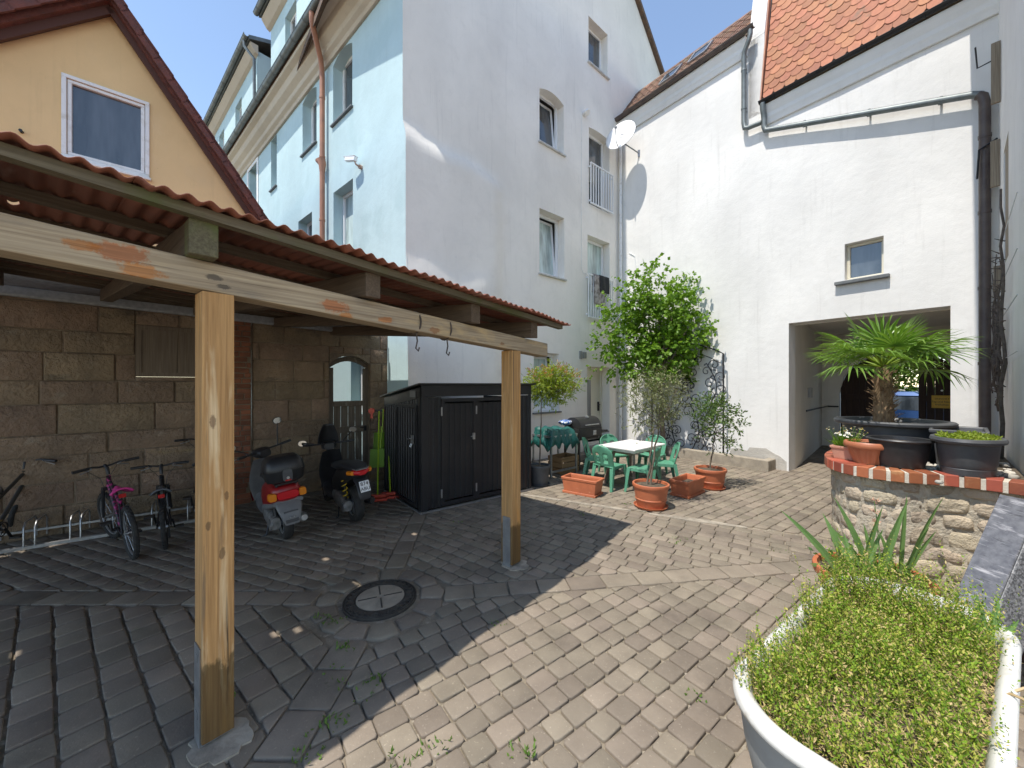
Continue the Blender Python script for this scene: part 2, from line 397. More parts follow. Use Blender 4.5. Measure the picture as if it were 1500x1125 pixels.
# moss and small weeds in the joints
mMOSS = leafmat('weed_leaves', (.10,.19,.03), (.17,.26,.05), .3)
wd = MB()
spots = [(-1.05,1.95),(-1.0,2.15),(-.55,1.92),(-.4,2.0),(-.9,2.45),(-1.55,3.12),(-1.42,3.05),(-1.75,2.3),(.05,1.98),(-1.2,2.75)]+[(U(-1.8,4), U(1.9,6.5)) for _ in range(16)]
for (x, y) in spots:
    big = 1 if spots.index((x, y)) < 10 else .45
    for _ in range(int(26*big)):
        p = V((x+U(-.06,.06)*1.3, y+U(-.05,.05), .0)); d = V((U(-1,1),U(-1,1),U(.3,1.6))).normalized()
        wd.leaf(p, d, V((U(-1,1),U(-1,1),1)).normalized(), U(.015,.045)*(.6+.4*big), U(.008,.016))
o = struct(build('joint_weeds', wd, mMOSS, recalc=False), 'stuff')
# manhole cover
mIRON = M('cast_iron', (.045,.04,.036), (.085,.075,.062), 14, rough=.7, metal=.3, bump=.3, bs=60)
mCONC = M('concrete', (.36,.31,.24), (.25,.215,.17), 6, rough=.9, bump=.5, bs=50, stains=(((.12,.11,.09), 2, .6, .75, (1,1,1)),))
t = thing('manhole_cover', 'round cast iron manhole cover with a concrete centre set in the shaded paving', 'manhole cover', (*MH, 0))
b = MB().lathe([(.312,-.03),(.312,.003),(.305,.004),(.303,-.006),(.296,-.006),(.294,.004),(.285,.006),(.282,-.008),(.27,-.008),(.268,.006),(.215,.008),(.212,-.006),(.0,-.006)], n=48)
for k in range(32):
    a = 2*math.pi*k/32; b.beam((.262*math.cos(a),.262*math.sin(a),.004),(.282*math.cos(a),.282*math.sin(a),.004),.022,.01)
    if k % 2: b.beam((.225*math.cos(a),.225*math.sin(a),.009),(.26*math.cos(a),.26*math.sin(a),.009),.03,.01)
for a in (.4,1.97,3.54,5.11): b.beam((.03*math.cos(a),.03*math.sin(a),.0115),(.185*math.cos(a),.185*math.sin(a),.0105),.012,.006)
build('frame', b, mIRON, t, smooth=30)
c = MB().lathe([(.205,-.01),(.205,.006),(.19,.010),(.03,.012),(.028,.004),(0,.004)], n=40)
build('concrete_centre', c, mCONC, t, smooth=30)
# ============================================================ facades
def FM(o, d): return MX(((d[0],-d[1],0,o[0]),(d[1],d[0],0,o[1]),(0,0,1,0),(0,0,0,1)))
def facade(mb, x0, x1, z0, z1, ops, step=.8, top=None, warp=None, extra=()):
    def cuts(a, b, xs):
        s = sorted(set([a, b]+[round(x, 4) for x in xs if a < x < b])); o = []
        for p, q in zip(s, s[1:]):
            n = max(1, int(math.ceil((q-p)/step))); o += [p+(q-p)*i/n for i in range(n)]
        return o+[s[-1]]
    xs = cuts(x0, x1, [o[i] for o in ops for i in (0,1)]+list(extra)); zs = cuts(z0, z1, [o[i] for o in ops for i in (2,3)])
    def vv(x, z):
        if top: z = min(z, top(x))
        dx, dy = warp(x, z) if warp else (0, 0)
        return (x+dx, dy, z)
    vs = [vv(x, z) for z in zs for x in xs]; nx = len(xs); fs = []
    for j in range(len(zs)-1):
        for i in range(nx-1):
            mx, mz = (xs[i]+xs[i+1])/2, (zs[j]+zs[j+1])/2
            if any(o[0] < mx < o[1] and o[2] < mz < o[3] for o in ops): continue
            if top and zs[j] >= max(top(xs[i]), top(xs[i+1]))-1e-6: continue
            fs.append((j*nx+i, j*nx+i+1, (j+1)*nx+i+1, (j+1)*nx+i))
    mb.add(vs, fs)
    for o in ops:
        a, b, c, e, d = o[:5]; ar = o[5] if len(o) > 5 else 0
        mb.add([(a,0,c),(b,0,c),(b,0,e),(a,0,e),(a,d,c),(b,d,c),(b,d,e),(a,d,e)], [(0,1,5,4),(1,2,6,5),(2,3,7,6),(3,0,4,7)])
        if ar:      # segmental arch head
            n = 8
            pt = [(a+(b-a)*i/n, e-.002-ar*(2*i/n-1)**2) for i in range(n+1)]
            vs = [(x,0,z) for x, z in pt]+[(x,0,e) for x, z in pt]+[(x,d,z) for x, z in pt]
            mb.add(vs, [(i,i+1,n+2+i,n+1+i) for i in range(n)]+[(i,i+1,2*n+3+i,2*n+2+i) for i in range(n)])
def ring_frame(mb, x0, x1, z0, z1, w, y0, y1):
    mb.box(x0,x1,y0,y1,z0,z0+w); mb.box(x0,x1,y0,y1,z1-w,z1); mb.box(x0,x0+w,y0,y1,z0+w,z1-w); mb.box(x1-w,x1,y0,y1,z0+w,z1-w)
def win(parent, m, x0, x1, z0, z1, d, fw=.06, mull=(), pane=mGL, tilt=0, fmat=mPVC, sill=None, trans=()):
    e = .003; x0 += e; x1 -= e; z0 += e; z1 -= e
    b = MB(); b.m = m
    ring_frame(b, x0, x1, z0, z1, fw, d-.075, d-.01)
    for k in mull: b.box(k-fw*.55, k+fw*.55, d-.085, d-.012, z0+fw, z1-fw)
    for k in trans: b.box(x0+fw, x1-fw, d-.083, d-.014, k-fw*.4, k+fw*.4)
    wo = build('window', b, fmat, parent, bevel=.006, seg=1)
    b = MB(); b.m = m; y = d-.035
    if tilt:
        s = MB(); s.m = m; f2 = fw*.9; a0, a1, c0, c1 = x0+fw, x1-fw, z0+fw, z1-fw
        def tl(z): return (z-c0)/(c1-c0)*tilt
        for (p, q, r, t_) in ((a0,a1,c0,c0+f2),(a0,a1,c1-f2,c1),(a0,a0+f2,c0+f2,c1-f2),(a1-f2,a1,c0+f2,c1-f2)):
            y0, y1 = d-.05+tl(r), d-.05+tl(t_)
            s.add([(p,y0,r),(q,y0,r),(q,y0+.05,r),(p,y0+.05,r),(p,y1,t_),(q,y1,t_),(q,y1+.05,t_),(p,y1+.05,t_)], [(0,3,2,1),(4,5,6,7),(0,1,5,4),(1,2,6,5),(2,3,7,6),(3,0,4,7)])
        build('sash', s, fmat, wo)
        b.add([(a0+.02,y+tl(c0),c0+.02),(a1-.02,y+tl(c0),c0+.02),(a1-.02,y+tl(c1),c1-.02),(a0+.02,y+tl(c1),c1-.02)], [(0,1,2,3)])
        k = MB(); k.m = m; k.add([(x0,d+.25,z0),(x1,d+.25,z0),(x1,d+.25,z1),(x0,d+.25,z1),(x0,d,z1),(x1,d,z1),(x0,d,z0),(x1,d,z0)], [(0,1,2,3),(3,2,5,4),(0,3,4,6),(1,2,5,7),(0,1,7,6)])
        build('dark_room', k, mROOM, wo)
    else: b.add([(x0+.01,y,z0+.01),(x1-.01,y,z0+.01),(x1-.01,y,z1-.01),(x0+.01,y,z1-.01)], [(0,1,2,3)])
    build('pane', b, pane, wo)
    if sill:
        s = MB(); s.m = m; s.box(x0-.05, x1+.05, -.06, d-.08, z0-.045, z0-.004)
        build('sill', s, sill, wo, bevel=.006, seg=1)
    return wo
mROOM = M('room_dark', (.05,.045,.04), rough=.9)
mSILL = M('sill_slate', (.10,.11,.115), (.16,.165,.165), 12, rough=.6)
mSILLL = M('sill_light', (.6,.6,.58), (.45,.44,.42), 12, rough=.6)
# ------------------------------------------------------------ apartment house: white gable wall and pale blue yard front
AL = (-2.0741, 7.2494); dA = (.7576, .6527); dF = (.7474, -.6644)
mA = FM(AL, dA); mFa = mA.inverted() @ FM(AL, dF); I4 = MX.Identity(4)
hA = thing('apartment_house', 'tall four storey house with a white gable wall and a pale blue yard front', 'building', (*AL, 0), math.atan2(dA[1], dA[0]))
def sst(a, b, x): t = max(0, min(1, (x-a)/(b-a))); return t*t*(3-2*t)
def bulge(x, z):
    zl = 6.98-.17*x-.05*math.sin(3*x); k = sst(0, .42-.08*x, zl-z)*sst(0, .30, 2.46-x)
    lower = .05*sst(0, .5, 4.35+.1*math.sin(4*x)-z)*sst(0, .6, 2.3-x)
    return .13*k+lower+.10*sst(4.2, 0, z)*sst(1.4, 0, x)
def und(x, z): return .012*math.sin(1.7*x+.6*z)*math.sin(.9*z+1.3*x+1)
def topA(x): return 13.1+(9.44-x)*.963 if x > 4.7 else 17.66-(4.7-x)*1.36
opsA = [(5.62,6.54,11.1,12.42,.3),(3.65,4.57,8.02,9.47,.3,.12),(3.65,4.59,4.70,6.34,.3),(3.45,4.38,1.19,2.70,.3),(5.64,6.64,7.06,9.30,.3,.05),(5.58,6.64,3.80,6.16,.3),(5.56,6.64,.24,2.40,.4)]
def wA(x, z):
    near = any(o[0]-.25 < x < o[1]+.25 and o[2]-.25 < z < o[3]+.25 for o in opsA)
    return (0, -bulge(x, z)-(0 if near or x > 7 or x < .05 else und(x, z)))
b = MB(); facade(b, 0, 9.9, -.1, 18, opsA, .16, topA, wA, (4.7, 9.44, 7.18))
build('gable_wall', b, mWA, hA, smooth=40)
def wF(x, z):
    k = 1-sst(0, .55, -x); return (bulge(0, z)*k/.99, 0)
opsF = [(-3.02,-2.03,8.15,9.72,.3,.14),(-3.0,-2.0,4.84,6.52,.3),(-4.95,-4.0,8.18,9.72,.3,.12),(-5.26,-4.3,4.8,6.46,.3),(-7.59,-7.05,8.1,9.70,.3),(-10.0,-9.05,8.05,9.72,.3),(-2.1,-1.15,1.25,2.6,.3)]
b = MB(); b.m = mFa; facade(b, -17, 0, -.1, 10.75, opsF, .5, None, wF, (-.1,-.25,-.4,-.6))
build('yard_front', b, mBL, hA, smooth=40)
for i, o in enumerate(opsA[:6]):
    if i in (4, 5): win(hA, I4, *o[:4], .3, mull=(), pane=mGLC if i == 5 else mGL, fw=.075)
    else: win(hA, I4, *o[:4], .3, tilt=.13 if i in (1,2,3) else 0, pane=mGLC if i in (2,3) else mGL, sill=mSILLL if i != 3 else mSILL, fw=.07)
for i, o in enumerate(opsF):
    wo = win(hA, mFa, *o[:4], .3, mull=((o[0]+o[1])/2,) if i in (2,3,5,6) else (), pane=mGLC if i in (1,6) else mGL, sill=mSILL, fmat=mOLDW if i in (0,4,5) else mPVC, fw=.075)
b = MB(); b.m = mFa; ring_frame(b, -10.2, -8.88, 7.9, 9.76, .15, -.03, .0); b.box(-10.3,-8.8,-.18,-.0,7.74,7.9)
build('window_surround', b, mOLDW, hA, bevel=.01, seg=1)
# window box of plants is left to its own thing below
# house door and step
dr = MB(); dr.box(5.565,6.635,.32,.37,.24,2.395)
mCREAMD = M('cream_door_paint', (.70,.67,.55), rough=.45)
do = build('door', dr, mCREAMD, hA, bevel=.005)
b = MB(); b.box(5.86,6.12,.30,.319,.62,2.02); build('door_glass', b, mGLD, do)
b = MB(); ring_frame(b, 5.565, 6.635, .24, 2.395, .07, .27, .318); build('door_frame', b, mCREAMD, do, bevel=.004)
b = MB(); b.box(6.46,6.50,.27,.318,1.08,1.36); b.tube([(6.48,.29,1.27),(6.48,.23,1.27),(6.36,.23,1.27)], .012); build('handle', b, mDKM, do)
b = MB(); b.box(5.4,6.8,-.45,.0,-.02,.13); b.box(5.4,6.8,.001,.4,-.02,.24); build('doorstep', b, mCONC, hA, bevel=.015)
b = MB(); b.box(5.34,5.48,-.05,0,2.62,2.80); b.box(5.20,5.30,-.04,0,2.60,2.82); build('door_sign', b, M('house_sign', (.25,.25,.24), rough=.5), hA, bevel=.01)
b = MB(); b.tube([(5.28,-.02,5.35),(5.30,-.02,5.12),(5.36,-.02,5.02),(5.5,-.02,5.02)], .008, 5); b.tube([(5.28,-.02,5.35),(5.27,-.02,6.9),(5.30,-.02,9.4)], .006, 5); build('cable', b, mOLDW, hA)
b = MB(); b.tube([(5.41,-.0,9.51),(5.41,-.10,9.51)], .07, 14); b.tube([(5.41,-.09,9.52),(5.41,-.13,9.47)], .085, 14); build('vent', b, mOLDW, hA, smooth=40)
mRAILW = M('white_railing_paint', (.74,.75,.76), rough=.4)
def railing(x0, x1, z0, z1, n):
    b = MB(); y = -.09
    b.box(x0,x1,y-.02,y+.02,z1-.035,z1); b.box(x0,x1,y-.02,y+.02,z0,z0+.035)
    for i in range(n+1):
        x = x0+.015+(x1-x0-.03)*i/n; b.box(x-.013,x+.013,y-.012,y+.012,z0+.035,z1-.035)
    for x in (x0+.03, x1-.03):
        for z in (z0+.1, z1-.1): b.box(x-.02,x+.02,y+.021,0,z-.02,z+.02)
    build('balcony_railing', b, mRAILW, hA)
railing(5.60, 6.70, 7.03, 8.2, 9); railing(5.50, 6.70, 3.78, 5.02, 11)
# roof of the gable, its verge
mTILEB = M('old_roof_tiles', (.17,.10,.06), (.09,.065,.05), 8, rough=.85, bump=.8, bs=14, bd=.04, stains=(((.22,.19,.12), 5, .6, .75, (1,1,1)),))
b = MB()
for (xa, xb) in ((4.7, 10.2), (4.7, -.9)):
    sg = 1 if xb > xa else -1
    za, zb = topA(4.7001 if sg > 0 else 4.6999)+.03, topA(xb)+.03
    b.prism([(xa,-.12,za),(xb,-.12,zb),(xb,-.12,zb+.16),(xa,-.12,za+.16)], (0, 13, 0))
build('roof', b, mTILEB, hA)
# cornice, gutter and downpipe of the yard front
def sweep(mb, prof, x0, x1, capx=True):
    mb.prism([(x0, y, z) for y, z in prof], (x1-x0, 0, 0))
b = MB(); b.m = mFa
sweep(b, [(0,9.72),(-.06,9.72),(-.08,9.80),(-.16,9.86),(-.18,9.95),(-.30,10.05),(-.34,10.20),(-.46,10.26),(-.46,10.36),(0,10.36)], -17, .32)
build('cornice', b, mTRIM, hA, bevel=.012, seg=2)
def gutter(mb, x0, x1, y, z, r, sag=0):
    n = 9; pr = [(y+r*math.cos(math.pi+math.pi*i/(n-1)), z+r*math.sin(math.pi+math.pi*i/(n-1))) for i in range(n)]
    pr2 = [(y+(r-.008)*math.cos(math.pi+math.pi*i/(n-1)), z+(r-.008)*math.sin(math.pi+math.pi*i/(n-1))) for i in range(n)]
    mb.prism([(x0, a, c) for a, c in pr+pr2[::-1]], (x1-x0, 0, 0))
    mb.tube([(x0, y-r, z), (x1, y-r, z)], .012, 6)
    x = x0+.3
    while x < x1:
        p = [(x, y+(r+.006)*math.cos(math.pi+math.pi*i/8), z+(r+.006)*math.sin(math.pi+math.pi*i/8)) for i in range(9)]
        mb.tube(p, .008, 4); x += .75
b = MB(); b.m = mFa; gutter(b, -17, .35, -.55, 10.45, .085); build('gutter', b, mZINC, hA, smooth=40)
b = MB(); b.m = mFa
b.tube([(-2.85,-.55,10.38),(-2.85,-.55,10.22),(-2.92,-.50,10.12),(-3.25,-.2,9.78),(-3.35,-.13,9.62),(-3.35,-.12,9.4),(-3.35,-.12,0)], .06, 14)
for z in (8.9, 7.45, 7.3, 5.9, 4.4): b.tube([(-3.35,-.12,z),(-3.35,-.12,z+.05)], .069, 14)
b.tube([(-3.35,-.12,7.1),(-3.35,-.12,7.3),(-3.35,-.14,7.42)], [.062,.085,.09], 14); b.tube([(-3.35,-.12,7.22),(-3.47,-.17,7.42)], [.03,.07], 10)
build('downpipe', b, mCOP, hA, smooth=40)
# mansard roof and dormers behind the gutter
b = MB(); b.m = mFa; b.prism([(-17,-.5,10.48),(-17,2.6,14.6),(-17,2.6,14.45),(-17,-.45,10.38)], (17.2,0,0)); build('roof', b, mTILEB, hA)
def dormer(x0, x1, wins):
    b = MB(); b.m = mFa; ops = [(a, c, 11.35, 12.85, .22) for a, c in wins]; facade(b, x0, x1, 10.5, 13.42, ops, 1.5)
    b.add([(x0,0,10.5),(x0,3,10.5),(x0,3,13.42),(x0,0,13.42),(x1,0,10.5),(x1,3,10.5),(x1,3,13.42),(x1,0,13.42)], [(0,1,2,3),(4,5,6,7)])
    dm = build('dormer', b, mBL, hA)
    for a, c in wins: 
        k = MB(); k.m = mFa; ring_frame(k, a+.003, c-.003, 11.353, 12.847, .08, .14, .21); k.box((a+c)/2-.04,(a+c)/2+.04,.135,.208,11.43,12.77)
        wo = build('window', k, mOLDW, dm)
        k = MB(); k.m = mFa; k.box(a-.05,c+.05,-.05,.12,11.30,11.346); build('sill', k, mSILL, dm)
        k = MB(); k.m = mFa; k.add([(a,.18,11.35),(c,.18,11.35),(c,.18,12.85),(a,.18,12.85)], [(0,1,2,3)]); build('pane', k, mGL, dm)
    b = MB(); b.m = mFa; sweep(b, [(-.004,13.25),(-.1,13.3),(-.24,13.5),(-.24,13.56),(-.004,13.56)], x0-.08, x1+.08); build('dormer_cornice', b, mTRIM, dm)
    b = MB(); b.m = mFa; b.prism([(x0-.15,-.3,13.57),(x0-.15,3.2,14.9),(x0-.15,3.2,15.05),(x0-.15,-.3,13.70)], (x1-x0+.3,0,0)); build('dormer_roof', b, mZINC, dm)
    b = MB(); b.m = mFa; gutter(b, x0-.18, x1+.18, -.37, 13.66, .075)
    b.tube([(x1-.1,-.37,13.6),(x1-.1,-.37,13.42),(x1-.02,-.1,13.1),(x1-.02,-.09,11.2)], .05, 10); build('dormer_gutter', b, mZINC, dm, smooth=40)
dormer(-15.8, -9.0, ((-14.6,-13.7),(-11.9,-11.0)))
dormer(-7.6, -1.2, ((-6.3,-5.4),(-3.6,-2.7)))
# ============================================================ gatehouse: white wall with tiled roofs and the passage
J = (6.0888, 8.2162); dB = (.59074, -.80686); mB = FM(J, dB)
hB = thing('gatehouse', 'white house with a square gate passage and two tiled roof sections', 'building', (*J, 0), math.atan2(dB[1], dB[0]))
opsB = [(.82,1.38,3.95,4.66,.22),(-.12,2.2,-.1,3.22,.38)]
def topB(x): return 10.0 if x < -.62 else 8.1
def wB(x, z):
    if x > -.6 and z < 5 or x > 2.3 or x < -4.4 or z > 7.9: return (0, 0)
    return (0, .012*math.sin(1.9*x+.7*z)*math.sin(1.1*z+x))
b = MB(); facade(b, -4.61, 3.2, -.1, 10.0, opsB, .3, topB, wB, (-.621, -.619))
build('front_wall', b, mWB, hB, smooth=40)
win(hB, I4, .82, 1.38, 3.95, 4.66, .22, fmat=M('cream_window_paint', (.62,.58,.47), rough=.5), fw=.05)
b = MB(); b.box(.68,1.47,-.10,-.004,3.86,3.925); b.box(.83,1.37,.0,.14,3.925,3.948); build('window_sill', b, mSILL, hB, bevel=.008)
# passage lining
mPASS = plaster('passage_render', (.80,.77,.71), damp=.25)
b = MB()
b.add([(-.122,.381,-.05),(-.86,5.0,-.05),(-.86,5.0,3.4),(-.122,.381,3.4)], [(0,1,2,3)])
b.add([(2.202,.381,-.05),(2.5,5.0,-.05),(2.5,5.0,3.4),(2.202,.381,3.4)], [(0,1,2,3)])
b.add([(-.122,.381,3.4),(2.202,.381,3.4),(2.5,5,3.4),(-.86,5,3.4)], [(0,1,2,3)])
b.add([(-.122,.381,3.2),(2.202,.381,3.2),(2.202,.381,3.41),(-.122,.381,3.41)], [(0,1,2,3)])
def archz(x, c=.84, hw=1.28, sp=1.62, rise=1.2): 
    q = 1-((x-c)/hw)**2
    return sp+rise*math.sqrt(max(0, q))
n = 24; xs = [-.44+2.56*i/n for i in range(n+1)]
vs = [(x,5,archz(x)) for x in xs]+[(x,5,3.4) for x in xs]+[(x,5.3,archz(x)) for x in xs]
b.add(vs, [(i,i+1,n+2+i,n+1+i) for i in range(n)]+[(i,i+1,2*n+3+i,2*n+2+i) for i in range(n)])
b.add([(-.86,5,-.05),(-.44,5,-.05),(-.44,5,3.4),(-.86,5,3.4),(-.44,5.3,-.05),(-.44,5.3,1.62),(-.44,5,1.62)], [(0,1,2,3),(1,4,5,6)])
b.add([(2.12,5,-.05),(2.5,5,-.05),(2.5,5,3.4),(2.12,5,3.4),(2.12,5.3,-.05),(2.12,5.3,1.62),(2.12,5,1.62)], [(0,1,2,3),(0,4,5,6)])
build('passage', b, mPASS, hB)
mGATE = wood('gate_wood', (.055,.028,.018), (.035,.018,.012), 2, bump=.3)
def leaf_gate(xa, xb, lab):
    b = MB(); k = int((xb-xa)/.14); 
    for i in range(k):
        p, q = xa+(xb-xa)*i/k+.003, xa+(xb-xa)*(i+1)/k-.003
        b.prism([(p,5.06,.03),(q,5.06,.03),(q,5.06,archz(q)-.02),(p,5.06,archz(p)-.02)], (0,.045,0))
    for z in (.35, 1.45): b.box(xa+.01,xb-.01,5.02,5.059,z,z+.14)
    for x in (xa+.01, xb-.13): b.box(x,x+.12,5.024,5.058,.05,min(archz(x),archz(x+.12))-.05)
    return build('gate_leaf', b, mGATE, hB, bevel=.004, seg=1, label=lab)
leaf_gate(-.42, .43, 'left leaf of the dark brown arched gate'); leaf_gate(1.2, 2.1, 'right leaf of the dark brown arched gate with the yellow notice')
b = MB(); b.tube([(-.42,1.9,1.22),(-.36,1.9,1.22),(-.70,4.9,1.22),(-.44,4.95,1.22)], .02, 8); build('handrail', b, mDKM, hB)
b = MB(); b.box(-.42,-.35,2.2,2.34,1.55,1.8); build('meter_box', b, M('meter_grey', (.3,.3,.29), rough=.6), hB)
# yellow notice on the right gate leaf
def text(s, size, loc, rot, mat, parent, name='lettering', ext=.0015, al='CENTER'):
    c = bpy.data.curves.new(name, 'FONT'); c.body = s; c.size = size; c.extrude = ext; c.align_x = al; c.align_y = 'CENTER'; c.resolution_u = 2
    to = bpy.data.objects.new(name, c); COL.objects.link(to)
    dg = bpy.context.evaluated_depsgraph_get(); me = bpy.data.meshes.new_from_object(to.evaluated_get(dg)); bpy.data.objects.remove(to)
    me.materials.clear(); me.materials.append(mat); o = bpy.data.objects.new(name, me); COL.objects.link(o); o.parent = parent; o.location = loc; o.rotation_euler = rot; return o
ng = mB @ V((1.63, 5.0, 1.44))
sg = thing('notice_sign', 'small yellow sign with three lines of writing on the right gate leaf', 'sign', ng, math.atan2(dB[1], dB[0]))
b = MB(); b.box(-.185,.185,-.012,.012,-.165,.165); build('plate', b, M('sign_yellow', (.62,.36,.02), rough=.5), sg, bevel=.01)
mTXT = M('sign_black', (.03,.02,.01), rough=.6)
for i, s in enumerate(('EINFAHRT', 'Tag und Nacht', 'freihalten')): text(s, .062 if i else .055, (0,-.014,.075-.075*i), (rad(90),0,0), mTXT, sg)
b = MB(); b.tube([(.0,-.0,.29),(0,-.03,.29)], .022, 12); build('bolt', b, mPVC, sg)
# roofs of rounded flat tiles
mTILER = M('red_beaver_tail_tiles', (.42,.17,.085), (.34,.135,.07), 9, rough=.75, island=.18, hue=.007, bump=.35, bs=50, bd=.006,
           stains=(((.14,.115,.075), 1.6, .60, .68, (1,1,1)), ((.20,.16,.10), 14, .66, .76, (1,1,1))))
mTILEO = M('weathered_beaver_tail_tiles', (.24,.12,.075), (.15,.09,.06), 7, rough=.8, island=.3, hue=.012, bump=.5, bs=40, bd=.008, stains=(((.25,.22,.15), 4, .55, .7, (1,1,1)), ((.06,.05,.04), 2.2, .58, .7, (1,1,1))))
def tiles(mb, x0, x1, o, d, n, rows, expo=.155, w=.185, L=.36, xl=None):
    """rounded flat tiles on the plane through o going up along d, outward normal n"""
    o = V(o); d = V(d).normalized(); n = V(n).normalized()
    for r in range(rows):
        x = x0+(w/2 if r % 2 else 0)-w
        while x < x1+w:
            a, c = max(x+.003, x0), min(x+w-.003, x1)
            if c-a > .02:
                pts = []; m = (x+x+w)/2; hw = w/2
                prof = [(a + (c-a)*i/8) for i in range(9)]
                low = [(px, .085*(1-math.sqrt(max(0, 1-((px-m)/hw)**2)))) for px in prof]
                s0 = r*expo; j = U(-.004,.004); lift = .030+U(-.003,.004)
                top = [V((px,0,0))+o+d*(s0+z+j)+n*lift for px, z in low]
                bot = [p-n*.016 for p in top]
                b2 = [V((c,0,0))+o+d*(s0+L)+n*.004, V((a,0,0))+o+d*(s0+L)+n*.004]
                vs = top+bot+b2
                mb.add(vs, [tuple(range(9))+(18,19)]+[(i,9+i,10+i,i+1) for i in range(8)])
            x += w
sl2 = rad(78); d2 = (0, math.cos(sl2), math.sin(sl2)); n2 = (0, -math.sin(sl2), math.cos(sl2))
b = MB(); tiles(b, -.55, 3.4, (0,-.19,8.24), d2, n2, 18, .175, .208, .40); build('tiled_roof', b, mTILER, hB, smooth=30, label='bright red steep roof section above the passage', recalc=False)
b = MB(); b.prism([(-.58,-.16,8.18),(-.58,-.16+2.9*d2[1],8.18+2.9*d2[2]),(-.58,2.5,11.1),(-.58,2.5,8.18)], (3.98,0,0)); build('roof_boarding', b, mBATT, hB)
sl1 = rad(51); d1 = (0, math.cos(sl1), math.sin(sl1)); n1 = (0, -math.sin(sl1), math.cos(sl1))
b = MB(); tiles(b, -4.75, -.93, (0,-.15,10.05), d1, n1, 11, .165, .2); build('tiled_roof', b, mTILEO, hB, smooth=30, label='weathered brown roof section beside the gable', recalc=False)
b = MB(); b.prism([(-4.8,-.12,10.02),(-4.8,-.12+2.0*d1[1],10.02+2.0*d1[2]),(-4.8,3.2,10.9),(-4.8,3.2,10.02)], (3.88,0,0)); build('roof_boarding', b, mBATT, hB)
b = MB()
for (xa, s) in ((-3.35, .55), (-2.55, .75)):
    q = V((xa,-.15,10.05))+V(d1)*s+V(n1)*.05; k = MB()
    b.beam(q, q+V(d1)*.6, .05, .06, n1); b.beam(q+V((.48,0,0)), q+V((.48,0,0))+V(d1)*.6, .05, .06, n1); b.beam(q, q+V((.48,0,0)), .06, .05, n1); b.beam(q+V(d1)*.6, q+V((.48,0,0))+V(d1)*.6, .06, .05, n1)
sk = build('skylight', b, mGREYM, hB)
b = MB()
for (xa, s) in ((-3.35, .55), (-2.55, .75)):
    q = V((xa,-.15,10.05))+V(d1)*s+V(n1)*.06; b.add([q, q+V((.48,0,0)), q+V((.48,0,0))+V(d1)*.6, q+V(d1)*.6], [(0,1,2,3)])
build('skylight_pane', b, mGL, sk)
# parapet between the two roofs with its copper flashing
b = MB(); b.prism([(-.92,-.004,9.9),(-.92,.42,11.9),(-.92,2.5,11.9),(-.92,2.5,9.9)], (.33,0,0)); b.box(-.92,-.59,.0,2.5,8.1,9.895); build('parapet', b, mWB, hB)
b = MB(); b.beam((-.578,-.22,8.2),(-.578,.28,10.95),.025,.09,(0,1,0)); build('flashing', b, mCOP, hB)
for (xa, xb, zt, yo) in ((-4.6,-.93,10.0,.15),(-.58,3.2,8.16,.15)):
    b = MB(); sweep(b, [(-.003,zt-.42),(-.05,zt-.42),(-.07,zt-.33),(-.09,zt-.28),(-.095,zt-.2),(-.13,zt-.12),(-yo,zt-.06),(-yo,zt),(-.003,zt)], xa, xb); build('cornice', b, mTRIMW, hB, bevel=.01, seg=2)
b = MB(); gutter(b, -4.66, -.72, -.21, 10.06, .07); build('gutter', b, mBRNG, hB, smooth=40)
b = MB(); gutter(b, -.62, 3.3, -.21, 8.22, .055); build('gutter', b, mDKM, hB, smooth=40)
b = MB()
b.tube([(-.80,-.21,10.0),(-.80,-.21,9.9),(-.84,-.2,9.78),(-.95,-.16,9.62),(-.97,-.13,9.5),(-.97,-.13,8.0),(-.95,-.13,7.86),(-.88,-.13,7.83),(-.60,-.13,7.80)], .052, 12)
b.tube([(-.55,-.21,8.17),(-.55,-.2,8.05),(-.55,-.15,7.95),(-.55,-.13,7.85),(-.55,-.13,7.68),(-.52,-.13,7.58),(-.44,-.13,7.55),(2.44,-.14,6.56),(2.54,-.14,6.50)], .055, 12)
for x in (.2, 1.2, 2.1): b.tube([(x,-.13,7.55-.344*(x+.44)-.06),(x,-.13,7.55-.344*(x+.44)+.06)], .03, 8); b.beam((x,-.08,7.55-.344*(x+.44)),(x,0,7.55-.344*(x+.44)),.03,.03)
for z in (9.2, 8.3): b.tube([(-.97,-.13,z),(-.97,-.13,z+.04)], .06, 12); b.beam((-.97,-.08,z),(-.97,0,z),.03,.03)
build('downpipe', b, mZINC, hB, smooth=40)
b = MB(); b.tube([(2.50,-.14,6.515),(2.55,-.14,6.47),(2.57,-.14,6.35),(2.57,-.14,0)], .065, 14)
for z in (5.8,4.6,3.4,2.2): b.tube([(2.57,-.14,z),(2.57,-.14,z+.05)], .073, 14)
build('downpipe', b, mBRNG, hB, smooth=40, label='thick brown downpipe in the corner')
b = MB(); b.tube([(-4.25,-.015,5.9),(-4.05,-.015,5.75),(-4.0,-.015,5.3),(-4.12,-.015,4.2),(-4.15,-.015,3.2)], .009, 5); build('cable', b, mOLDW, hB)
b = MB(); b.tube([(-4.50,-.10,9.6),(-4.50,-.10,.1)], .045, 12); build('downpipe', b, mOLDW, hB, smooth=40, label='pale downpipe in the corner by the gable')
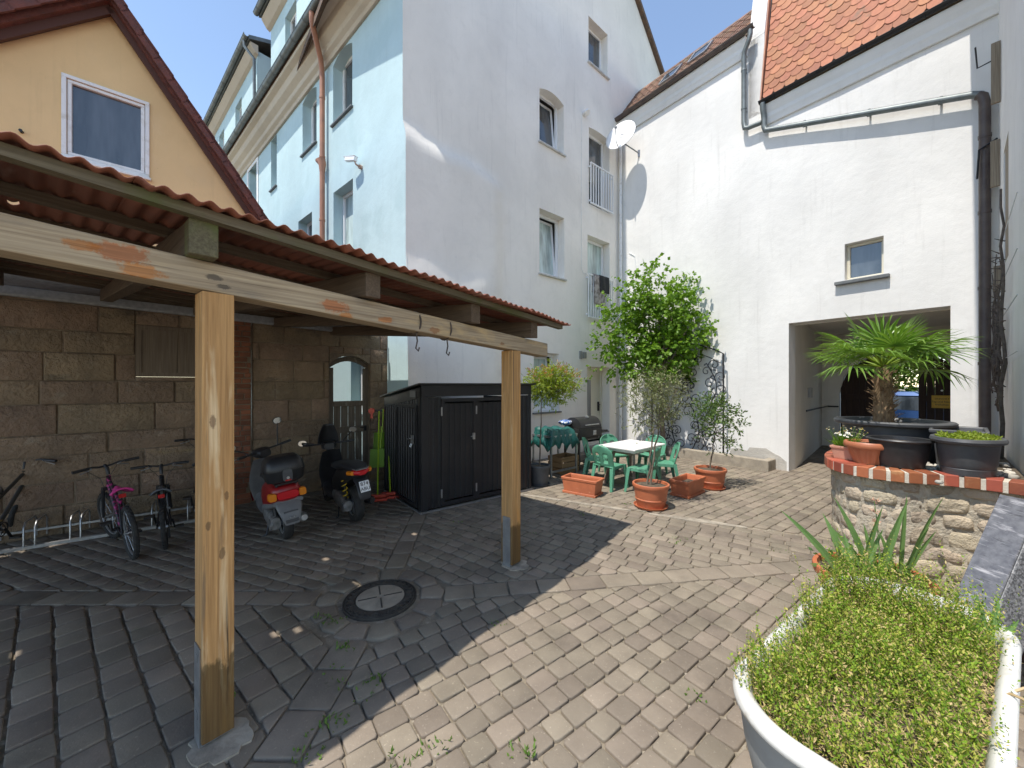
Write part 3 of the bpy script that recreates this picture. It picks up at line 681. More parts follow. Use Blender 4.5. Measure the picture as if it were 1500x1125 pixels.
# ============================================================ right-hand house, seen edge on
OR = mB @ V((2.70, -.001, 0)); mR = FM((OR.x, OR.y), (-dA[0], -dA[1]))
hR = thing('side_house', 'white rendered house side at the right edge, behind the planter', 'building', (OR.x, OR.y, 0), math.atan2(-dA[1], -dA[0]))
opsR = [(1.0,1.75,3.55,5.15,.06),(2.1,3.0,2.9,4.6,.18)]
b = MB(); facade(b, -.3, 6.6, -.1, 9.0, opsR[:1], .6); build('side_wall', b, mWR, hR)
b = MB(); b.add([(6.6,0,-.1),(6.6,7,-.1),(6.6,7,9),(6.6,0,9)], [(0,1,2,3)]); build('end_wall', b, mWR, hR)
mSHUT = wood('shutter_wood', (.33,.27,.19), (.22,.18,.13), 2)
for (xa, z0, z1, w_) in ((1.02,3.57,5.13,.71),):
    b = MB(); b.box(xa,xa+w_,.012,.05,z0,z1); build('shutter', b, mSHUT, hR)
b = MB(); b.prism([(-.3,-.31,9.0),(-.3,-.31,9.12),(-.3,6,13.0),(-.3,6,12.85)], (7.2,0,0)); build('roof', b, mTILEB, hR)
b = MB(); b.box(-.2,6.6,-.30,-.004,8.88,8.99); build('eaves_board', b, mTRIMW, hR)
for (x_, z0, z1) in ((.55,6.1,7.0),(1.15,3.2,3.545),(.4,4.9,5.6)): b = MB(); b.beam((x_,-.05,z0),(x_,-.05,z1),.05,.09); build('trim_board', b, mSHUT, hR)
b = MB(); b.tube([(.30,-.02,6.9),(.30,-.22,6.86),(.30,-.24,7.2)], .012, 6); b.tube([(.22,-.02,5.7),(.22,-.2,5.6),(.22,-.22,5.15)], .014, 6); build('bracket', b, mDKM, hR)
b = MB()
for z in (2.2,2.75,3.2,3.75): b.tube([(.6,-.05,z),(3.6,-.05,z+.02)], .004, 5)
build('wire', b, mSTEEL, hR)
# bare climbing vine on that wall
mVINE = M('vine_bark', (.06,.045,.035), (.13,.10,.08), 18, rough=.9, bump=.6, bs=50)
vn = MB(); vn.m = FM((OR.x, OR.y), (-dA[0], -dA[1]))
vx = 1.95
def wig(x0, z0, x1, z1, n, amp):
    return [(x0+(x1-x0)*i/n+U(-amp,amp), -.05-U(0,.05), z0+(z1-z0)*i/n) for i in range(n+1)]
vn.tube(wig(2.35,.95,2.15,4.3,14,.03), [.022-.0008*i for i in range(15)], 7)
for k in range(16):
    x = U(.45,1.9); z0 = U(1.5,2.3); vn.tube(wig(x,z0,x+U(-.2,.2),z0+U(.7,1.6),10,.05), [.013-.0008*i for i in range(11)], 6)
for k in range(10):
    x = U(.5,1.6); z0 = U(1.7,2.9); pts = [(x+.16*math.cos(a)+U(-.02,.02), -.06-U(0,.04), z0+.28*math.sin(a)) for a in [i*.5 for i in range(9)]]; vn.tube(pts, .008, 5)
for k in range(70):
    x = U(.45,2.3); z = U(1.7,3.7); vn.tube([(x,-.05,z),(x+U(-.07,.07),-.08-U(0,.07),z+U(-.05,.08))], [.008,.003], 4)
o = build('climbing_vine', vn, mVINE, smooth=60); tag(o, 'bare dark climbing vine on the white wall at the right edge', 'vine')
# ============================================================ ochre gabled house with its stone ground floor, and garden wall
S0 = (-5.9514, 4.6161); mS = FM(S0, dA); angA = math.atan2(dA[1], dA[0])
mSTONE = M('sandstone_blocks', (.30,.21,.135), (.165,.118,.08), 2.2, .3, .7, .92, 1.0, 16, island=.13, hue=.01, bd=.05,
           stains=(((.30,.24,.17), 4.5, .56, .72, (1,1,1.6)), ((.08,.065,.05), 2.2, .60, .74, (.7,1,2)), ((.26,.19,.09), 1.4, .60, .7, (.6,1,2)), ((.40,.35,.28), 14, .67, .74, (1,1,1))))
mSMORT = M('old_lime_mortar', (.25,.19,.13), (.17,.125,.09), 3, rough=.95, bump=1, bs=22, bd=.04, stains=(((.28,.23,.16), 5, .56, .7, (1,1,1)),))
mBRICK = M('old_bricks', (.25,.09,.045), (.17,.07,.04), 8, rough=.9, island=.3, bump=.6, bs=60, stains=(((.28,.22,.17), 7, .62, .76, (1,1,1)),))
def wall_stones(mb, x0, x1, z0, z1, rows, Ls, ops=(), y=0, hz=.010, bev=.026, gap=.007):
    z = z0; polys = []
    for h in rows:
        if z >= z1-.02: break
        hh = min(h, z1-z); x = x0+U(-.3, 0)
        while x < x1:
            l = U(*Ls); a, c = max(x, x0)+gap/2, min(x+l, x1)-gap/2
            if c-a > .05:
                pieces = [[(a,z+gap/2),(c,z+gap/2+U(-.008,.008)),(c,z+hh-gap/2+U(-.008,.008)),(a,z+hh-gap/2)]]
                for o in ops:
                    nw = []
                    for p in pieces:
                        if max(q[0] for q in p) <= o[0] or min(q[0] for q in p) >= o[1] or max(q[1] for q in p) <= o[2] or min(q[1] for q in p) >= o[3]: nw.append(p); continue
                        for (pa, pn) in (((o[0],0),(-1,0)),((o[1],0),(1,0)),((0,o[3]),(0,1)),((0,o[2]),(0,-1))):
                            r = clip(p, pa, pn)
                            if pn[0] == 0 and len(r) > 2: r = clip(clip(r, (o[0],0), (1,0)), (o[1],0), (-1,0))
                            if len(r) > 2 and area(r) > .003: nw.append(r)
                    pieces = nw
                polys += pieces
            x += l
        z += hh
    stone_mesh(mb, polys, lambda u, z_, h: (u, y-h, z_), bev, hz, .05)
hC = thing('gabled_house', 'ochre yellow gabled house with a rough stone ground floor behind the carport', 'building', (*S0, 0), angA)
b = MB(); rowsS = [.36,.30,.34,.26,.38,.30,.36,.28,.34,.3,.3]
bopC = [(1.0,1.66,2.0,2.72)]
wall_stones(b, -4.5, 2.06, 0, 3.04, rowsS, (.35,1.05), bopC); build('stone_base', b, mSTONE, hC, smooth=35)
b = MB(); facade(b, -4.5, 2.33, -.1, 3.04, [(1.0,1.66,2.0,2.72,.12)], .25, None, lambda x, z: (0, .02+.008*math.sin(7*x)*math.sin(5*z))); build('stone_mortar', b, mSMORT, hC, smooth=60)
b = MB(); ring_frame(b, 1.003,1.657,2.003,2.717,.06,.0,.09); b.box(1.06,1.6,.012,.05,2.06,2.66); build('boarded_window', b, wood('grey_boards', (.22,.17,.12), (.15,.115,.085), 2), hC)
b = MB(); wall_stones(b, 2.065, 2.325, 0, 2.98, [.083]*40, (.20,.27), (), -.03, .004, .008, .014); build('brick_corner', b, mBRICK, hC, smooth=35)
b = MB(); b.box(2.06,2.33,-.018,.0,0,2.98); build('brick_mortar', b, mSMORT, hC)
def topC(x): return 6.82-1.49*(x-.77) if x > .77 else 6.82-.98*(.77-x)
b = MB(); facade(b, -4.5, 2.30, 3.045, 7, [(.38,1.10,4.82,5.79,.07)], .4, topC, None, (.77,)); build('gable_wall', b, mCR, hC)
win(hC, I4, .38, 1.10, 4.82, 5.79, .07, fmat=mOLDW, fw=.04)
b = MB(); ring_frame(b, .335, 1.145, 4.775, 5.835, .044, -.025, -.002); b.box(.32,1.16,-.06,-.002,4.74,4.773); build('window_surround', b, mOLDW, hC, bevel=.006)
mTILED = M('dark_red_roof_tiles', (.16,.05,.035), (.10,.04,.032), 9, rough=.8, bump=.8, bs=16, bd=.03)
b = MB()
ux = V((1,0,-1.49)).normalized(); ul = V((-1,0,-.98)).normalized(); ap = V((.77,-.20,6.90))
b.prism([ap, ap+ux*3.1, ap+ux*3.1+V((0,0,.16)), ap+V((0,0,.16))], (0, 9, 0)); b.prism([ap, ap+V((0,0,.16)), ap+ul*6+V((0,0,.16)), ap+ul*6], (0, 9, 0))
rf = build('roof', b, mTILED, hC)
b = MB()   # verge tiles
for (d, ln) in ((ux, 3.0), (ul, 5.6)):
    s = 0
    while s < ln: 
        p = ap+d*s+V((0,-.03,.17)); b.beam(p, p+d*.30+V((0,0,.02)), .15, .04, (0,0,1)); b.beam(p+V((0,-.06,-.065)), p+d*.30+V((0,-.06,-.05)), .03, .095, (0,0,1)); s += .27
build('verge_tiles', b, mTILED, rf)
b = MB(); b.beam(ap+V((0,.10,-.04)), ap+ux*3.05+V((0,.10,-.04)), .04, .09); b.beam(ap+V((0,.10,-.045)), ap+ul*5.9+V((0,.10,-.045)), .04, .12); build('bargeboard', b, M('bargeboard_brown', (.08,.03,.02), rough=.7), rf)
b = MB()
for (x, z) in ((.02,4.95),(1.27,4.6),(-.2,5.6)): b.tube([(x,0,z),(x,-.05,z)], .018, 6)
build('wall_hook', b, mDKM, hC)
gW = thing('garden_wall', 'old stone garden wall with a plank door between the ochre house and blue house', 'wall', (*(mS @ V((2.34,0,0)))[:2], 0), angA)
mG = MX.Translation((-2.34,0,0))
opG = [(3.5,4.24,-.1,2.46)]
b = MB(); b.m = mG; wall_stones(b, 2.345, 4.72, 0, 2.92, rowsS, (.3,.8), opG); build('stones', b, mSTONE, gW, smooth=35)
b = MB(); b.m = mG; facade(b, 2.335, 4.75, -.1, 2.92, [(3.5,4.24,-.1,2.46,.3)], .25, None, lambda x, z: (0, .02+.008*math.sin(7*x)*math.sin(5*z))); b.box(2.34,4.75,.3,.34,2.47,2.9); build('mortar', b, mSMORT, gW, smooth=60)
b = MB(); b.m = mG
mGDOOR = wood('grey_door_wood', (.19,.155,.12), (.12,.095,.07), 2, stains=(((.36,.32,.26), 3, .62, .72, (3,3,.6)),))
def dz(x): return 2.42-.16*((x-3.87)/.37)**2
for (a, c) in ((3.505,3.6),(4.14,4.235)): b.box(a,c,.10,.15,.02,2.2)
for z, h in ((.02,.16),(.98,.12),(1.48,.10)): b.box(3.602,4.138,.10,.15,z,z+h)
for i in range(4): a = 3.61+.13*i; b.box(a,a+.125,.12,.14,.18,1.48)
n = 10; xs = [3.505+.73*i/n for i in range(n+1)]
b.prism([(x,.10,dz(x)) for x in xs]+[(x,.10,dz(x)-.09) for x in reversed(xs)], (0,.05,0)); b.box(3.505,3.56,.101,.149,1.58,2.2); b.box(4.18,4.235,.101,.149,1.58,2.2)
go = build('garden_door', b, mGDOOR, gW, bevel=.006, seg=1)
b = MB(); b.m = mG; b.prism([(x,.002,dz(x)+.01) for x in xs]+[(4.237,.002,2.458),(3.503,.002,2.458)], (0,.29,0)); build('door_arch', b, mSMORT, gW)
b = MB(); b.m = mG; b.box(3.48,4.26,.01,.3,-.05,.02); build('threshold', b, mCONC, gW)
tg, tt, tb = nodes('clear_glass'); tb.inputs['Transmission Weight'].default_value = 1; tb.inputs['Roughness'].default_value = .02; tb.inputs['IOR'].default_value = 1.1
b = MB(); b.m = mG; b.box(3.56,4.18,.12,.126,1.58,2.36); build('pane', b, tg, go)
b = MB(); b.m = mG; b.box(4.15,4.19,.06,.10,1.0,1.1); b.tube([(4.17,.07,1.07),(4.17,.04,1.07),(4.06,.04,1.07)], .009, 6); build('handle', b, mDKM, go)
# ============================================================ carport
PC = (-1.612, 2.073); mC = FM(PC, uC); angC = math.atan2(uC[1], uC[0])     # local x along the beam, +y towards the stone wall
cp = thing('carport', 'timber carport with a red corrugated roof over the bicycles and scooters', 'carport', (*PC, 0), angC)
bz = lambda a: 2.385-.0535*a           # underside of the beam
rz = lambda a, y: 2.752-.0535*a+.082*(y+.23)
mPOST = wood('post_pine', (.62,.36,.145), (.46,.245,.085), 2, knots=(1, [(-.025,-.075,1.70,.018,(.20,.10,.045)),(-.045,-.075,1.16,.014,(.16,.09,.04)),(.015,-.075,1.00,.016,(.16,.09,.04)),(.035,-.075,1.30,.012,(.2,.1,.04))]),
      stains=(((.24,.15,.075), 2.4, .60, .70, (9,9,.6)), ((.74,.55,.32), 2.6, .56, .70, (6,6,.45)), ((.60,.30,.08), 1.6, .58, .72, (5,5,.5))))
mBEAM = wood('beam_weathered', (.52,.41,.27), (.34,.265,.18), 0, knots=(1, [(.62,-.075,2.41,.050,(.52,.13,.015)),(-.36,-.075,2.50,.050,(.48,.12,.015)),(-.30,-.075,2.43,.042,(.60,.20,.02)),(-.48,-.075,2.50,.03,(.55,.18,.02)),(.70,-.075,2.36,.025,(.60,.20,.02)),(1.0,-.075,2.37,.03,(.58,.18,.02)),(-.02,-.075,2.46,.02,(.05,.04,.035)),(.02,-.075,2.42,.017,(.05,.04,.035)),(1.45,-.075,2.34,.03,(.35,.14,.05)),(2.3,-.075,2.3,.02,(.3,.14,.05)),(-1.2,-.075,2.5,.03,(.35,.15,.06))]),
      stains=(((.55,.39,.20), 1.1, .55, .64, (.7,2,2)), ((.19,.165,.135), 1.7, .58, .75, (.8,3,3))))
_t = mPOST.node_tree; _b = _t.nodes['Principled BSDF']; _old = _b.inputs['Base Color'].links[0].from_socket
_c = N(_t, 'ShaderNodeTexCoord'); _x = N(_t, 'ShaderNodeSeparateXYZ'); _t.links.new(_c.outputs['Object'], _x.inputs[0])
_m = N(_t, 'ShaderNodeMath', operation='MULTIPLY_ADD'); _t.links.new(noise(_t, coords(_t, (6,6,2.5)), 2, 6, .65), _m.inputs[0]); _m.inputs[1].default_value = -.35; _t.links.new(_x.outputs[2], _m.inputs[2])
_r = N(_t, 'ShaderNodeMapRange'); _r.inputs[1].default_value = .23; _r.inputs[2].default_value = .27; _r.inputs[3].default_value = .8; _r.inputs[4].default_value = 0; _t.links.new(_m.outputs[0], _r.inputs[0])
_t.links.new(mixc(_t, _r.outputs[0], _old, mixc(_t, 1, _old, (.17,.18,.12), 'MULTIPLY')), _b.inputs['Base Color'])     # damp, algae stained foot
def post(a, lab=None):
    b = MB(); b.box(a-.07,a+.07,-.075,.075,.03,bz(a)-.002)
    po = build('post', b, mPOST, cp, bevel=.005)
    b = MB()
    b.box(a-.0775,a-.0705,-.05,.05,-.02,.52); b.box(a-.08,a-.0776,-.02,.02,.44,.48); b.box(a-.08,a-.0776,-.02,.02,.14,.18); b.box(a-.07,a+.07,-.05,.05,-.02,.028)
    build('post_shoe', b, mGREYM, po, bevel=.002, seg=1)
    return po
for a in (-2.55, 0, 2.53): post(a)
b = MB(); a0, a1 = -3.6, 3.11
vs = []; 
for a in (a0, a1): vs += [(a,-.075,bz(a)),(a,.075,bz(a)),(a,.075,bz(a)+.15),(a,-.075,bz(a)+.15)]
b.add(vs, [(0,1,2,3),(7,6,5,4),(0,4,5,1),(1,5,6,2),(2,6,7,3),(3,7,4,0)]); build('beam', b, mBEAM, cp, bevel=.008)
# rafters on the beam, battens on the rafters
for a in (-3.3,-2.5,-1.75,-.93,-.08,.85,1.85,2.74):
    b = MB(); y0, y1 = -.155, 4.62; w_ = .055
    vs = []
    for y in (y0, y1):
        zt = rz(a, y)-.052; zb = zt-.165 if y < 0 else zt-.14
        vs += [(a-w_,y,zb),(a+w_,y,zb),(a+w_,y,zt),(a-w_,y,zt)]
    b.add(vs, [(0,1,2,3),(7,6,5,4),(0,4,5,1),(1,5,6,2),(2,6,7,3),(3,7,4,0)]); ro = build('rafter', b, mRAFT, cp, bevel=.004, seg=1)
    if a == -.08:
        b = MB(); zt = rz(a, -.155)-.05; b.box(a-.059,a+.059,-.165,-.07,zt-.172,zt+.001); build('rafter_end', b, mRAFTE, ro, bevel=.004, seg=1)
for i, y in enumerate((-.19,.42,1.1,1.8,2.5,3.2,3.9,4.5)):
    b = MB(); vs = []
    for a in (-3.7, 3.2): z = rz(a, y); vs += [(a,y-.03,z-.05),(a,y+.03,z-.05),(a,y+.03,z-.002),(a,y-.03,z-.002)]
    b.add(vs, [(0,1,2,3),(7,6,5,4),(0,4,5,1),(1,5,6,2),(2,6,7,3),(3,7,4,0)]); build('batten', b, mTIM if i == 0 else mBATT, cp)
# corrugated sheets with a few holes that let sunlight through
m, t, bb = nodes('red_corrugated_sheet'); mCORR = m
co = coords(t); c_ = mixc(t, ramp(t, noise(t, co, 3), .35, .7), (.29,.10,.06), (.20,.078,.052)); c_ = mixc(t, ramp(t, noise(t, coords(t, (2,.4,1)), 5), .6, .75), c_, (.40,.24,.18))
t.links.new(c_, bb.inputs['Base Color']); bb.inputs['Roughness'].default_value = .6
iC = mC.inverted()
def roofhit(px, py):
    g = G(px, py); k = 2.5
    for _ in range(8):
        p = iC @ (g+SUN*k/SUN.z); k = rz(p.x, p.y)
    return p
holes = [(roofhit(520,857), .045), (roofhit(477,820), .022), (roofhit(433,922), .022), (roofhit(403,930), .018), (roofhit(20,960), .022), (roofhit(605,782), .02), (roofhit(300,803),.02)]
PITCH, AMP = .082, .011
def sheet(a0, a1, y0, y1, dz):
    b = MB(); n = int((a1-a0)/PITCH*8); ny = max(2, int((y1-y0)/.08))
    def f(s, q):
        a, y = a0+(a1-a0)*s, y0+(y1-y0)*q
        if q == 0: y += .012*math.sin(a*9)
        return (a, y, rz(a, y)+.012+AMP*math.cos(2*math.pi*a/PITCH)+dz+.012*math.sin(1.3*a+1)*(1-q)*math.sin(4.1*a))
    def sk(i, j):
        a, y = a0+(a1-a0)*(i+.5)/n, y0+(y1-y0)*(j+.5)/ny
        return any((a-h.x)**2+((y-h.y)*.8)**2 < (r*1.15)**2 for h, r in holes)
    b.grid(f, n, ny, sk); return b
k = 0; RR = random.Random(3)
for a in (-4.02,-3.1,-2.18,-1.26,-.34,.58,1.5,2.42):
    b = sheet(a, min(a+.98, 3.27), -.30+RR.uniform(-.035,.03), 2.35, .004 if k % 2 else .0); build('roof_sheet', b, mCORR, cp, smooth=60, solid=.0035)
    b = sheet(a, min(a+.98, 3.27), 2.2, 4.75, .010 if k % 2 else .006); build('roof_sheet', b, mCORR, cp, smooth=60, solid=.0035); k += 1
# wall plate rail along the stone wall, hooks and chain ends under the beam
b = MB(); pa, pb = iC @ (mS @ V((-3.5,-.06,3.10))), iC @ (mS @ V((4.3,-.06,2.88))); b.beam(pa, pb, .05, .12); b.beam(pa+V((0,-.03,-.03)), pb+V((0,-.03,-.03)), .02, .025); build('wall_rail', b, mSTEEL, cp)
b = MB(); b.beam(pa+V((0,.03,.21)), pb+V((0,.03,.19)), .03, .30); build('rear_board', b, mBATT, cp)
for a in (1.30, 1.62):
    b = MB(); ring = [(a, .088*math.cos(q)*1.02, bz(a)+.075+.09*math.sin(q)) for q in [i*math.pi/10 for i in range(20)]]
    b.tube(ring, .007, 6, closed=True); b.tube([(a,-.03,bz(a)-.01),(a+.01,-.03,bz(a)-.07),(a-.005,-.03,bz(a)-.13),(a+.02,-.03,bz(a)-.15),(a+.03,-.03,bz(a)-.12)], .006, 6); build('rope_hook', b, mVINE, cp)
# ============================================================ black metal shed
mSHED = M('shed_anthracite', (.022,.023,.026), (.03,.03,.033), 3, rough=.33, metal=.25, r2=.5, stains=(((.10,.095,.09), 3, .66, .85, (6,6,.8)),))
F0 = G(617,753); sh = thing('storage_shed', 'black ribbed metal garden shed with a low sloping roof, in front of the white gable', 'shed', F0, math.atan2(1.3,1.665))
SX, SY = 2.11, 1.50
def ribbed(L, step=.098, dp=.014):
    pts = []; x = 0; w_ = step
    while x < L-.001:
        for fx, y in ((0,0),(.34,0),(.42,dp),(.90,dp),(.98,0)):
            if x+fx*w_ < L: pts.append((x+fx*w_, y))
        x += w_
    pts.append((L, 0)); return pts
def ribpanel(mb, x0, x1, z0, z1, y=0, ztop=None):
    p = ribbed(x1-x0); n = len(p)
    zt = lambda x: ztop(x) if ztop else z1
    mb.add([(x0+a,y+c,z0) for a, c in p]+[(x0+a,y+c,zt(x0+a)) for a, c in p], [(i,i+1,n+i+1,n+i) for i in range(n-1)])
b = MB(); ribpanel(b, .10, .30, .05, 1.70); ribpanel(b, 1.57, SX-.05, .05, 1.70)
b.box(0,.099,-.012,.02,.03,1.71); b.box(SX-.049,SX,-.012,.02,.03,1.71); b.box(0,SX,-.016,.02,1.711,1.89); b.box(.3,.315,-.008,.02,.05,1.70); b.box(1.555,1.57,-.008,.02,.05,1.70)
build('front_wall', b, mSHED, sh, bevel=.003, seg=1)
def door(parent, x0, x1, hx):
    b = MB(); ribpanel(b, x0+.05, x1-.05, .13, 1.60, -.01); ring_frame(b, x0, x1, .06, 1.68, .052, -.024, -.002)
    d = build('door', b, mSHED, parent)
    b = MB(); b.box(hx-.02,hx+.02,-.05,-.0245,1.02,1.12); b.tube([(hx,-.05,1.08),(hx,-.07,1.08),(hx-.07,-.07,1.07)], .008, 6); build('handle', b, mSTEEL, d)
    for z in (.18, 1.42):
        x = x0 if hx > (x0+x1)/2 else x1
        b = MB(); b.box(x-.012,x+.012,-.03,-.0245,z,z+.13); build('hinge', b, mSTEEL, d)
door(sh, .318, .935, .88); door(sh, .938, 1.552, 99); 
mS2 = MX(((0,1,0,0),(-1,0,0,0),(0,0,1,0),(0,0,0,1)))     # side wall: x' along -y
zr = lambda y: 1.875-.135*y
b = MB(); b.m = MX(((0,1,0,0),(1,0,0,0),(0,0,1,0),(0,0,0,1)))
def zs(x): return zr(x)-.02
ribpanel(b, .08, SY-.05, .05, 1.7, 0, lambda x: zs(x)-.14)
b.box(.021,.08,-.012,.02,.03,1.70); b.box(SY-.05,SY,-.012,.02,.03,1.6)
b.add([(.021,-.012,1.70),(SY,-.012,1.50),(SY,-.012,zs(SY)),(.021,-.012,zs(0)),(.021,.02,1.70),(SY,.02,1.50),(SY,.02,zs(SY)),(.021,.02,zs(0))], [(0,1,2,3),(4,5,6,7),(0,1,5,4),(3,2,6,7)])
ring_frame(b, .12, .95, .06, 1.58, .05, -.02, .0)
sd = build('side_wall', b, mSHED, sh)
b = MB(); b.m = MX(((0,1,0,0),(1,0,0,0),(0,0,1,0),(0,0,0,1)))
b.box(.22,.30,-.035,-.0205,1.0,1.13); b.tube([(.26,-.03,1.08),(.26,-.07,1.08),(.33,-.07,1.06)], .01, 6); b.tube([(.24,-.04,1.0),(.24,-.06,.95),(.28,-.06,.95),(.28,-.04,1.0)], .006, 6)
build('side_lock', b, mSTEEL, sd)
b = MB(); b.m = MX(((0,1,0,0),(1,0,0,0),(0,0,1,0),(0,0,0,1))); b.box(.17,.36,-.022,-.0125,1.70,1.80)
for i in range(5): b.box(.18,.35,-.03,-.022,1.707+.018*i,1.717+.018*i)
build('vent', b, M('vent_grey', (.2,.2,.2), rough=.5), sd)
b = MB(); b.box(SX-.02,SX,.021,SY,.03,1.66); b.box(0,SX,SY-.02,SY-.001,.03,1.6); build('rear_wall', b, mSHED, sh)
b = MB(); b.add([(-.07,-.07,zr(-.07)+.03),(SX+.07,-.07,zr(-.07)+.03),(SX+.07,SY+.07,zr(SY+.07)+.03),(-.07,SY+.07,zr(SY+.07)+.03),(-.07,-.07,zr(-.07)+.005),(SX+.07,-.07,zr(-.07)+.005),(SX+.07,SY+.07,zr(SY+.07)+.005),(-.07,SY+.07,zr(SY+.07)+.005)],
    [(0,1,2,3),(7,6,5,4),(0,4,5,1),(1,5,6,2),(2,6,7,3),(3,7,4,0)]); build('roof', b, mSHED, sh, bevel=.004, seg=1)
b = MB(); b.box(-.02,SX+.02,-.03,.0,.0,.028); b.box(-.02,.0,.001,SY,.0,.028); build('base_rail', b, mSTEEL, sh)
# ============================================================ terracotta pots and troughs
def pot(name, label, c, r, h, mat, saucer=True, soil=True, group=None, bands=True, r0=None, n=40, rimh=.06):
    t = thing(name, label, 'plant pot', c, 0, group); r0 = r0 or r*.76
    pr = [(0,.012),(r0,.012),(r0+(r-r0)*.35,h*.3)]
    if bands: pr += [(r0+(r-r0)*.37+.006,h*.33),(r0+(r-r0)*.42+.006,h*.37),(r0+(r-r0)*.42,h*.40)]
    pr += [(r0+(r-r0)*.85,h-rimh),(r+.004,h-rimh+.005),(r+.012,h-rimh*.5),(r+.008,h-.006),(r,h),(r-.022,h-.004),(r-.028,h-.05),(r*.8,h-.052),(0,h-.05)]
    build('body', MB().lathe(pr, n=n), mat, t, smooth=35)
    if soil: build('soil', MB().add([(r*.93*math.cos(2*math.pi*i/20), r*.93*math.sin(2*math.pi*i/20), h-.045) for i in range(20)]+[(0,0,h-.03)], [(i,(i+1)%20,20) for i in range(20)]), mSOIL, t)
    if saucer: build('saucer', MB().lathe([(0,.0),(r0+.03,.0),(r0+.055,.035),(r0+.045,.035),(r0+.03,.011),(0,.011)], n=n), mat, t, smooth=35)
    return t
c1 = G(960,748); c1 = V((c1.x, c1.y+.19, 0)); c2 = G(1048,718); c2 = V((c2.x, c2.y+.18, 0)); c3 = V((.52, 7.22, 0))
pot('plant_pot', 'terracotta pot in front of the green chairs, holding an olive tree', c1, .265, .37, mTERR, group='round terracotta pots on the paving')
pot('plant_pot', 'terracotta pot by the kerb holding a leafy shrub, right of the chairs', c2, .265, .36, mTERR, group='round terracotta pots on the paving')
pot('plant_pot', 'dark grey pot beside the shed holding the standard shrub', c3, .20, .38, mGRYP, bands=False, r0=.15)
def trough(label, c, ang, L, Wd, h):
    t = thing('plant_trough', label, 'planter', c, ang, 'terracotta plastic troughs')
    def rect(x, y, z): return [(-x,-y,z),(x,-y,z),(x,y,z),(-x,y,z)]
    a, w_ = L/2, Wd/2; k = .86
    b = MB().loft([rect(a*k,w_*k,.022),rect(a*.95,w_*.95,h-.045),rect(a,w_,h-.043),rect(a+.004,w_+.004,h-.01),rect(a,w_,h),rect(a-.028,w_-.028,h-.002),rect(a-.035,w_-.035,h-.03),rect(a*.9-.03,w_*.9-.03,.10)])
    build('body', b, mTERR, t, bevel=.006, seg=2)
    build('soil', MB().add(rect(a*.95-.04,w_*.95-.04,h-.09), [(0,1,2,3)]), mSOIL, t)
    b = MB().loft([rect(a*k+.02,w_*k+.02,.0),rect(a*.95,w_*.97,.04),rect(a*.95-.012,w_*.97-.012,.04),rect(a*k+.005,w_*k+.005,.02)]); build('saucer', b, mTERR, t, bevel=.004, seg=1)
trough('empty terracotta trough with a sunlit long side, left of the chairs', V((1.23,6.66,0)), -.63, .66, .34, .28)
trough('empty terracotta trough between the two round pots, dappled by leaf shadow', V((3.04,6.62,0)), .72, .66, .34, .28)
# ============================================================ garden table and chairs
mGCH = M('green_chair_plastic', (.10,.30,.19), (.085,.26,.165), 4, rough=.42)
mTTOP = M('table_white_plastic', (.80,.77,.74), (.72,.69,.66), 6, rough=.45)
TC = V((2.32, 7.38, 0)); tA = math.atan2(.66,.75)
tb_ = thing('garden_table', 'white rectangular garden table among green chairs', 'table', TC, tA)
b = MB(); b.box(-.55,.55,-.39,.39,.705,.74); build('table_top', b, mTTOP, tb_, bevel=.012)
b = MB(); b.box(-.48,.48,-.33,.33,.655,.704); build('apron', b, mTTOP, tb_)
mTLEG = M('table_leg_brown', (.16,.11,.08), (.30,.24,.19), 9, rough=.7)
for sx in (-1, 1):
    for sy in (-1, 1):
        b = MB(); b.beam((sx*.28,sy*.2,.655),(sx*.46,sy*.32,0),.05,.05); build('leg', b, mTLEG, tb_)
    b = MB(); b.beam((sx*.28,-.2,.60),(sx*.28,.2,.60),.04,.04); build('cross_bar', b, mTLEG, tb_)
def make_chair(lab):
    t = thing('garden_chair', lab, 'chair', (0,0,0), 0, 'green plastic garden chairs')
    n = 10
    def seat(s, q):
        x = (s-.5)*.42*(1-.06*q); y = -.21+.42*q
        return (x, y, .435-.02*math.sin(math.pi*s)*math.sin(math.pi*q)-.035*max(0, .12-q)/.12-.02*q)
    build('seat', MB().grid(seat, n, n), mGCH, t, smooth=True, solid=.012)
    def bw(q): return .225*math.sqrt(max(.0, 1-max(0,(q-.5)/.5)**2.4)) if q > .5 else .205+.04*q
    def back(s, q):
        w_ = max(bw(q), .04); x = (s-.5)*2*w_; z = .415+.385*q
        return (x, .205+.10*q-.055*(2*s-1)**2*(1-.3*q), z)
    def hole(i, j):   # two rounded openings side by side
        x, y = (i+.5)/24, (j+.5)/18
        return any(((x-cx)/.115)**4+((y-.38)/.22)**4 < 1 for cx in (.31,.69))
    build('backrest', MB().grid(back, 24, 18, hole), mGCH, t, smooth=True, solid=.014)
    for sx in (-1, 1):
        for (y0, y1) in ((-.19,-.235),(.19,.27)):
            b = MB(); p, q = V((sx*.185,y0,.43)), V((sx*.225,y1,0))
            for (w_, h_, ox, oy) in ((.075,.014,0,0),(.014,.055,sx*.03,.025 if y0 < 0 else -.025)):
                b.beam(p+V((ox,oy,0)), q+V((ox*.6,oy*.6,0)), w_, h_, (0,1,0), w_*.6, h_*.7)
            build('leg', b, mGCH, t)
    b = MB(); 
    for sx in (-1,1): b.beam((sx*.20,-.2,.405),(sx*.20,.2,.395),.014,.05)
    b.beam((-.2,-.2,.40),(.2,-.2,.40),.014,.04); build('seat_rim', b, mGCH, t)
    return t
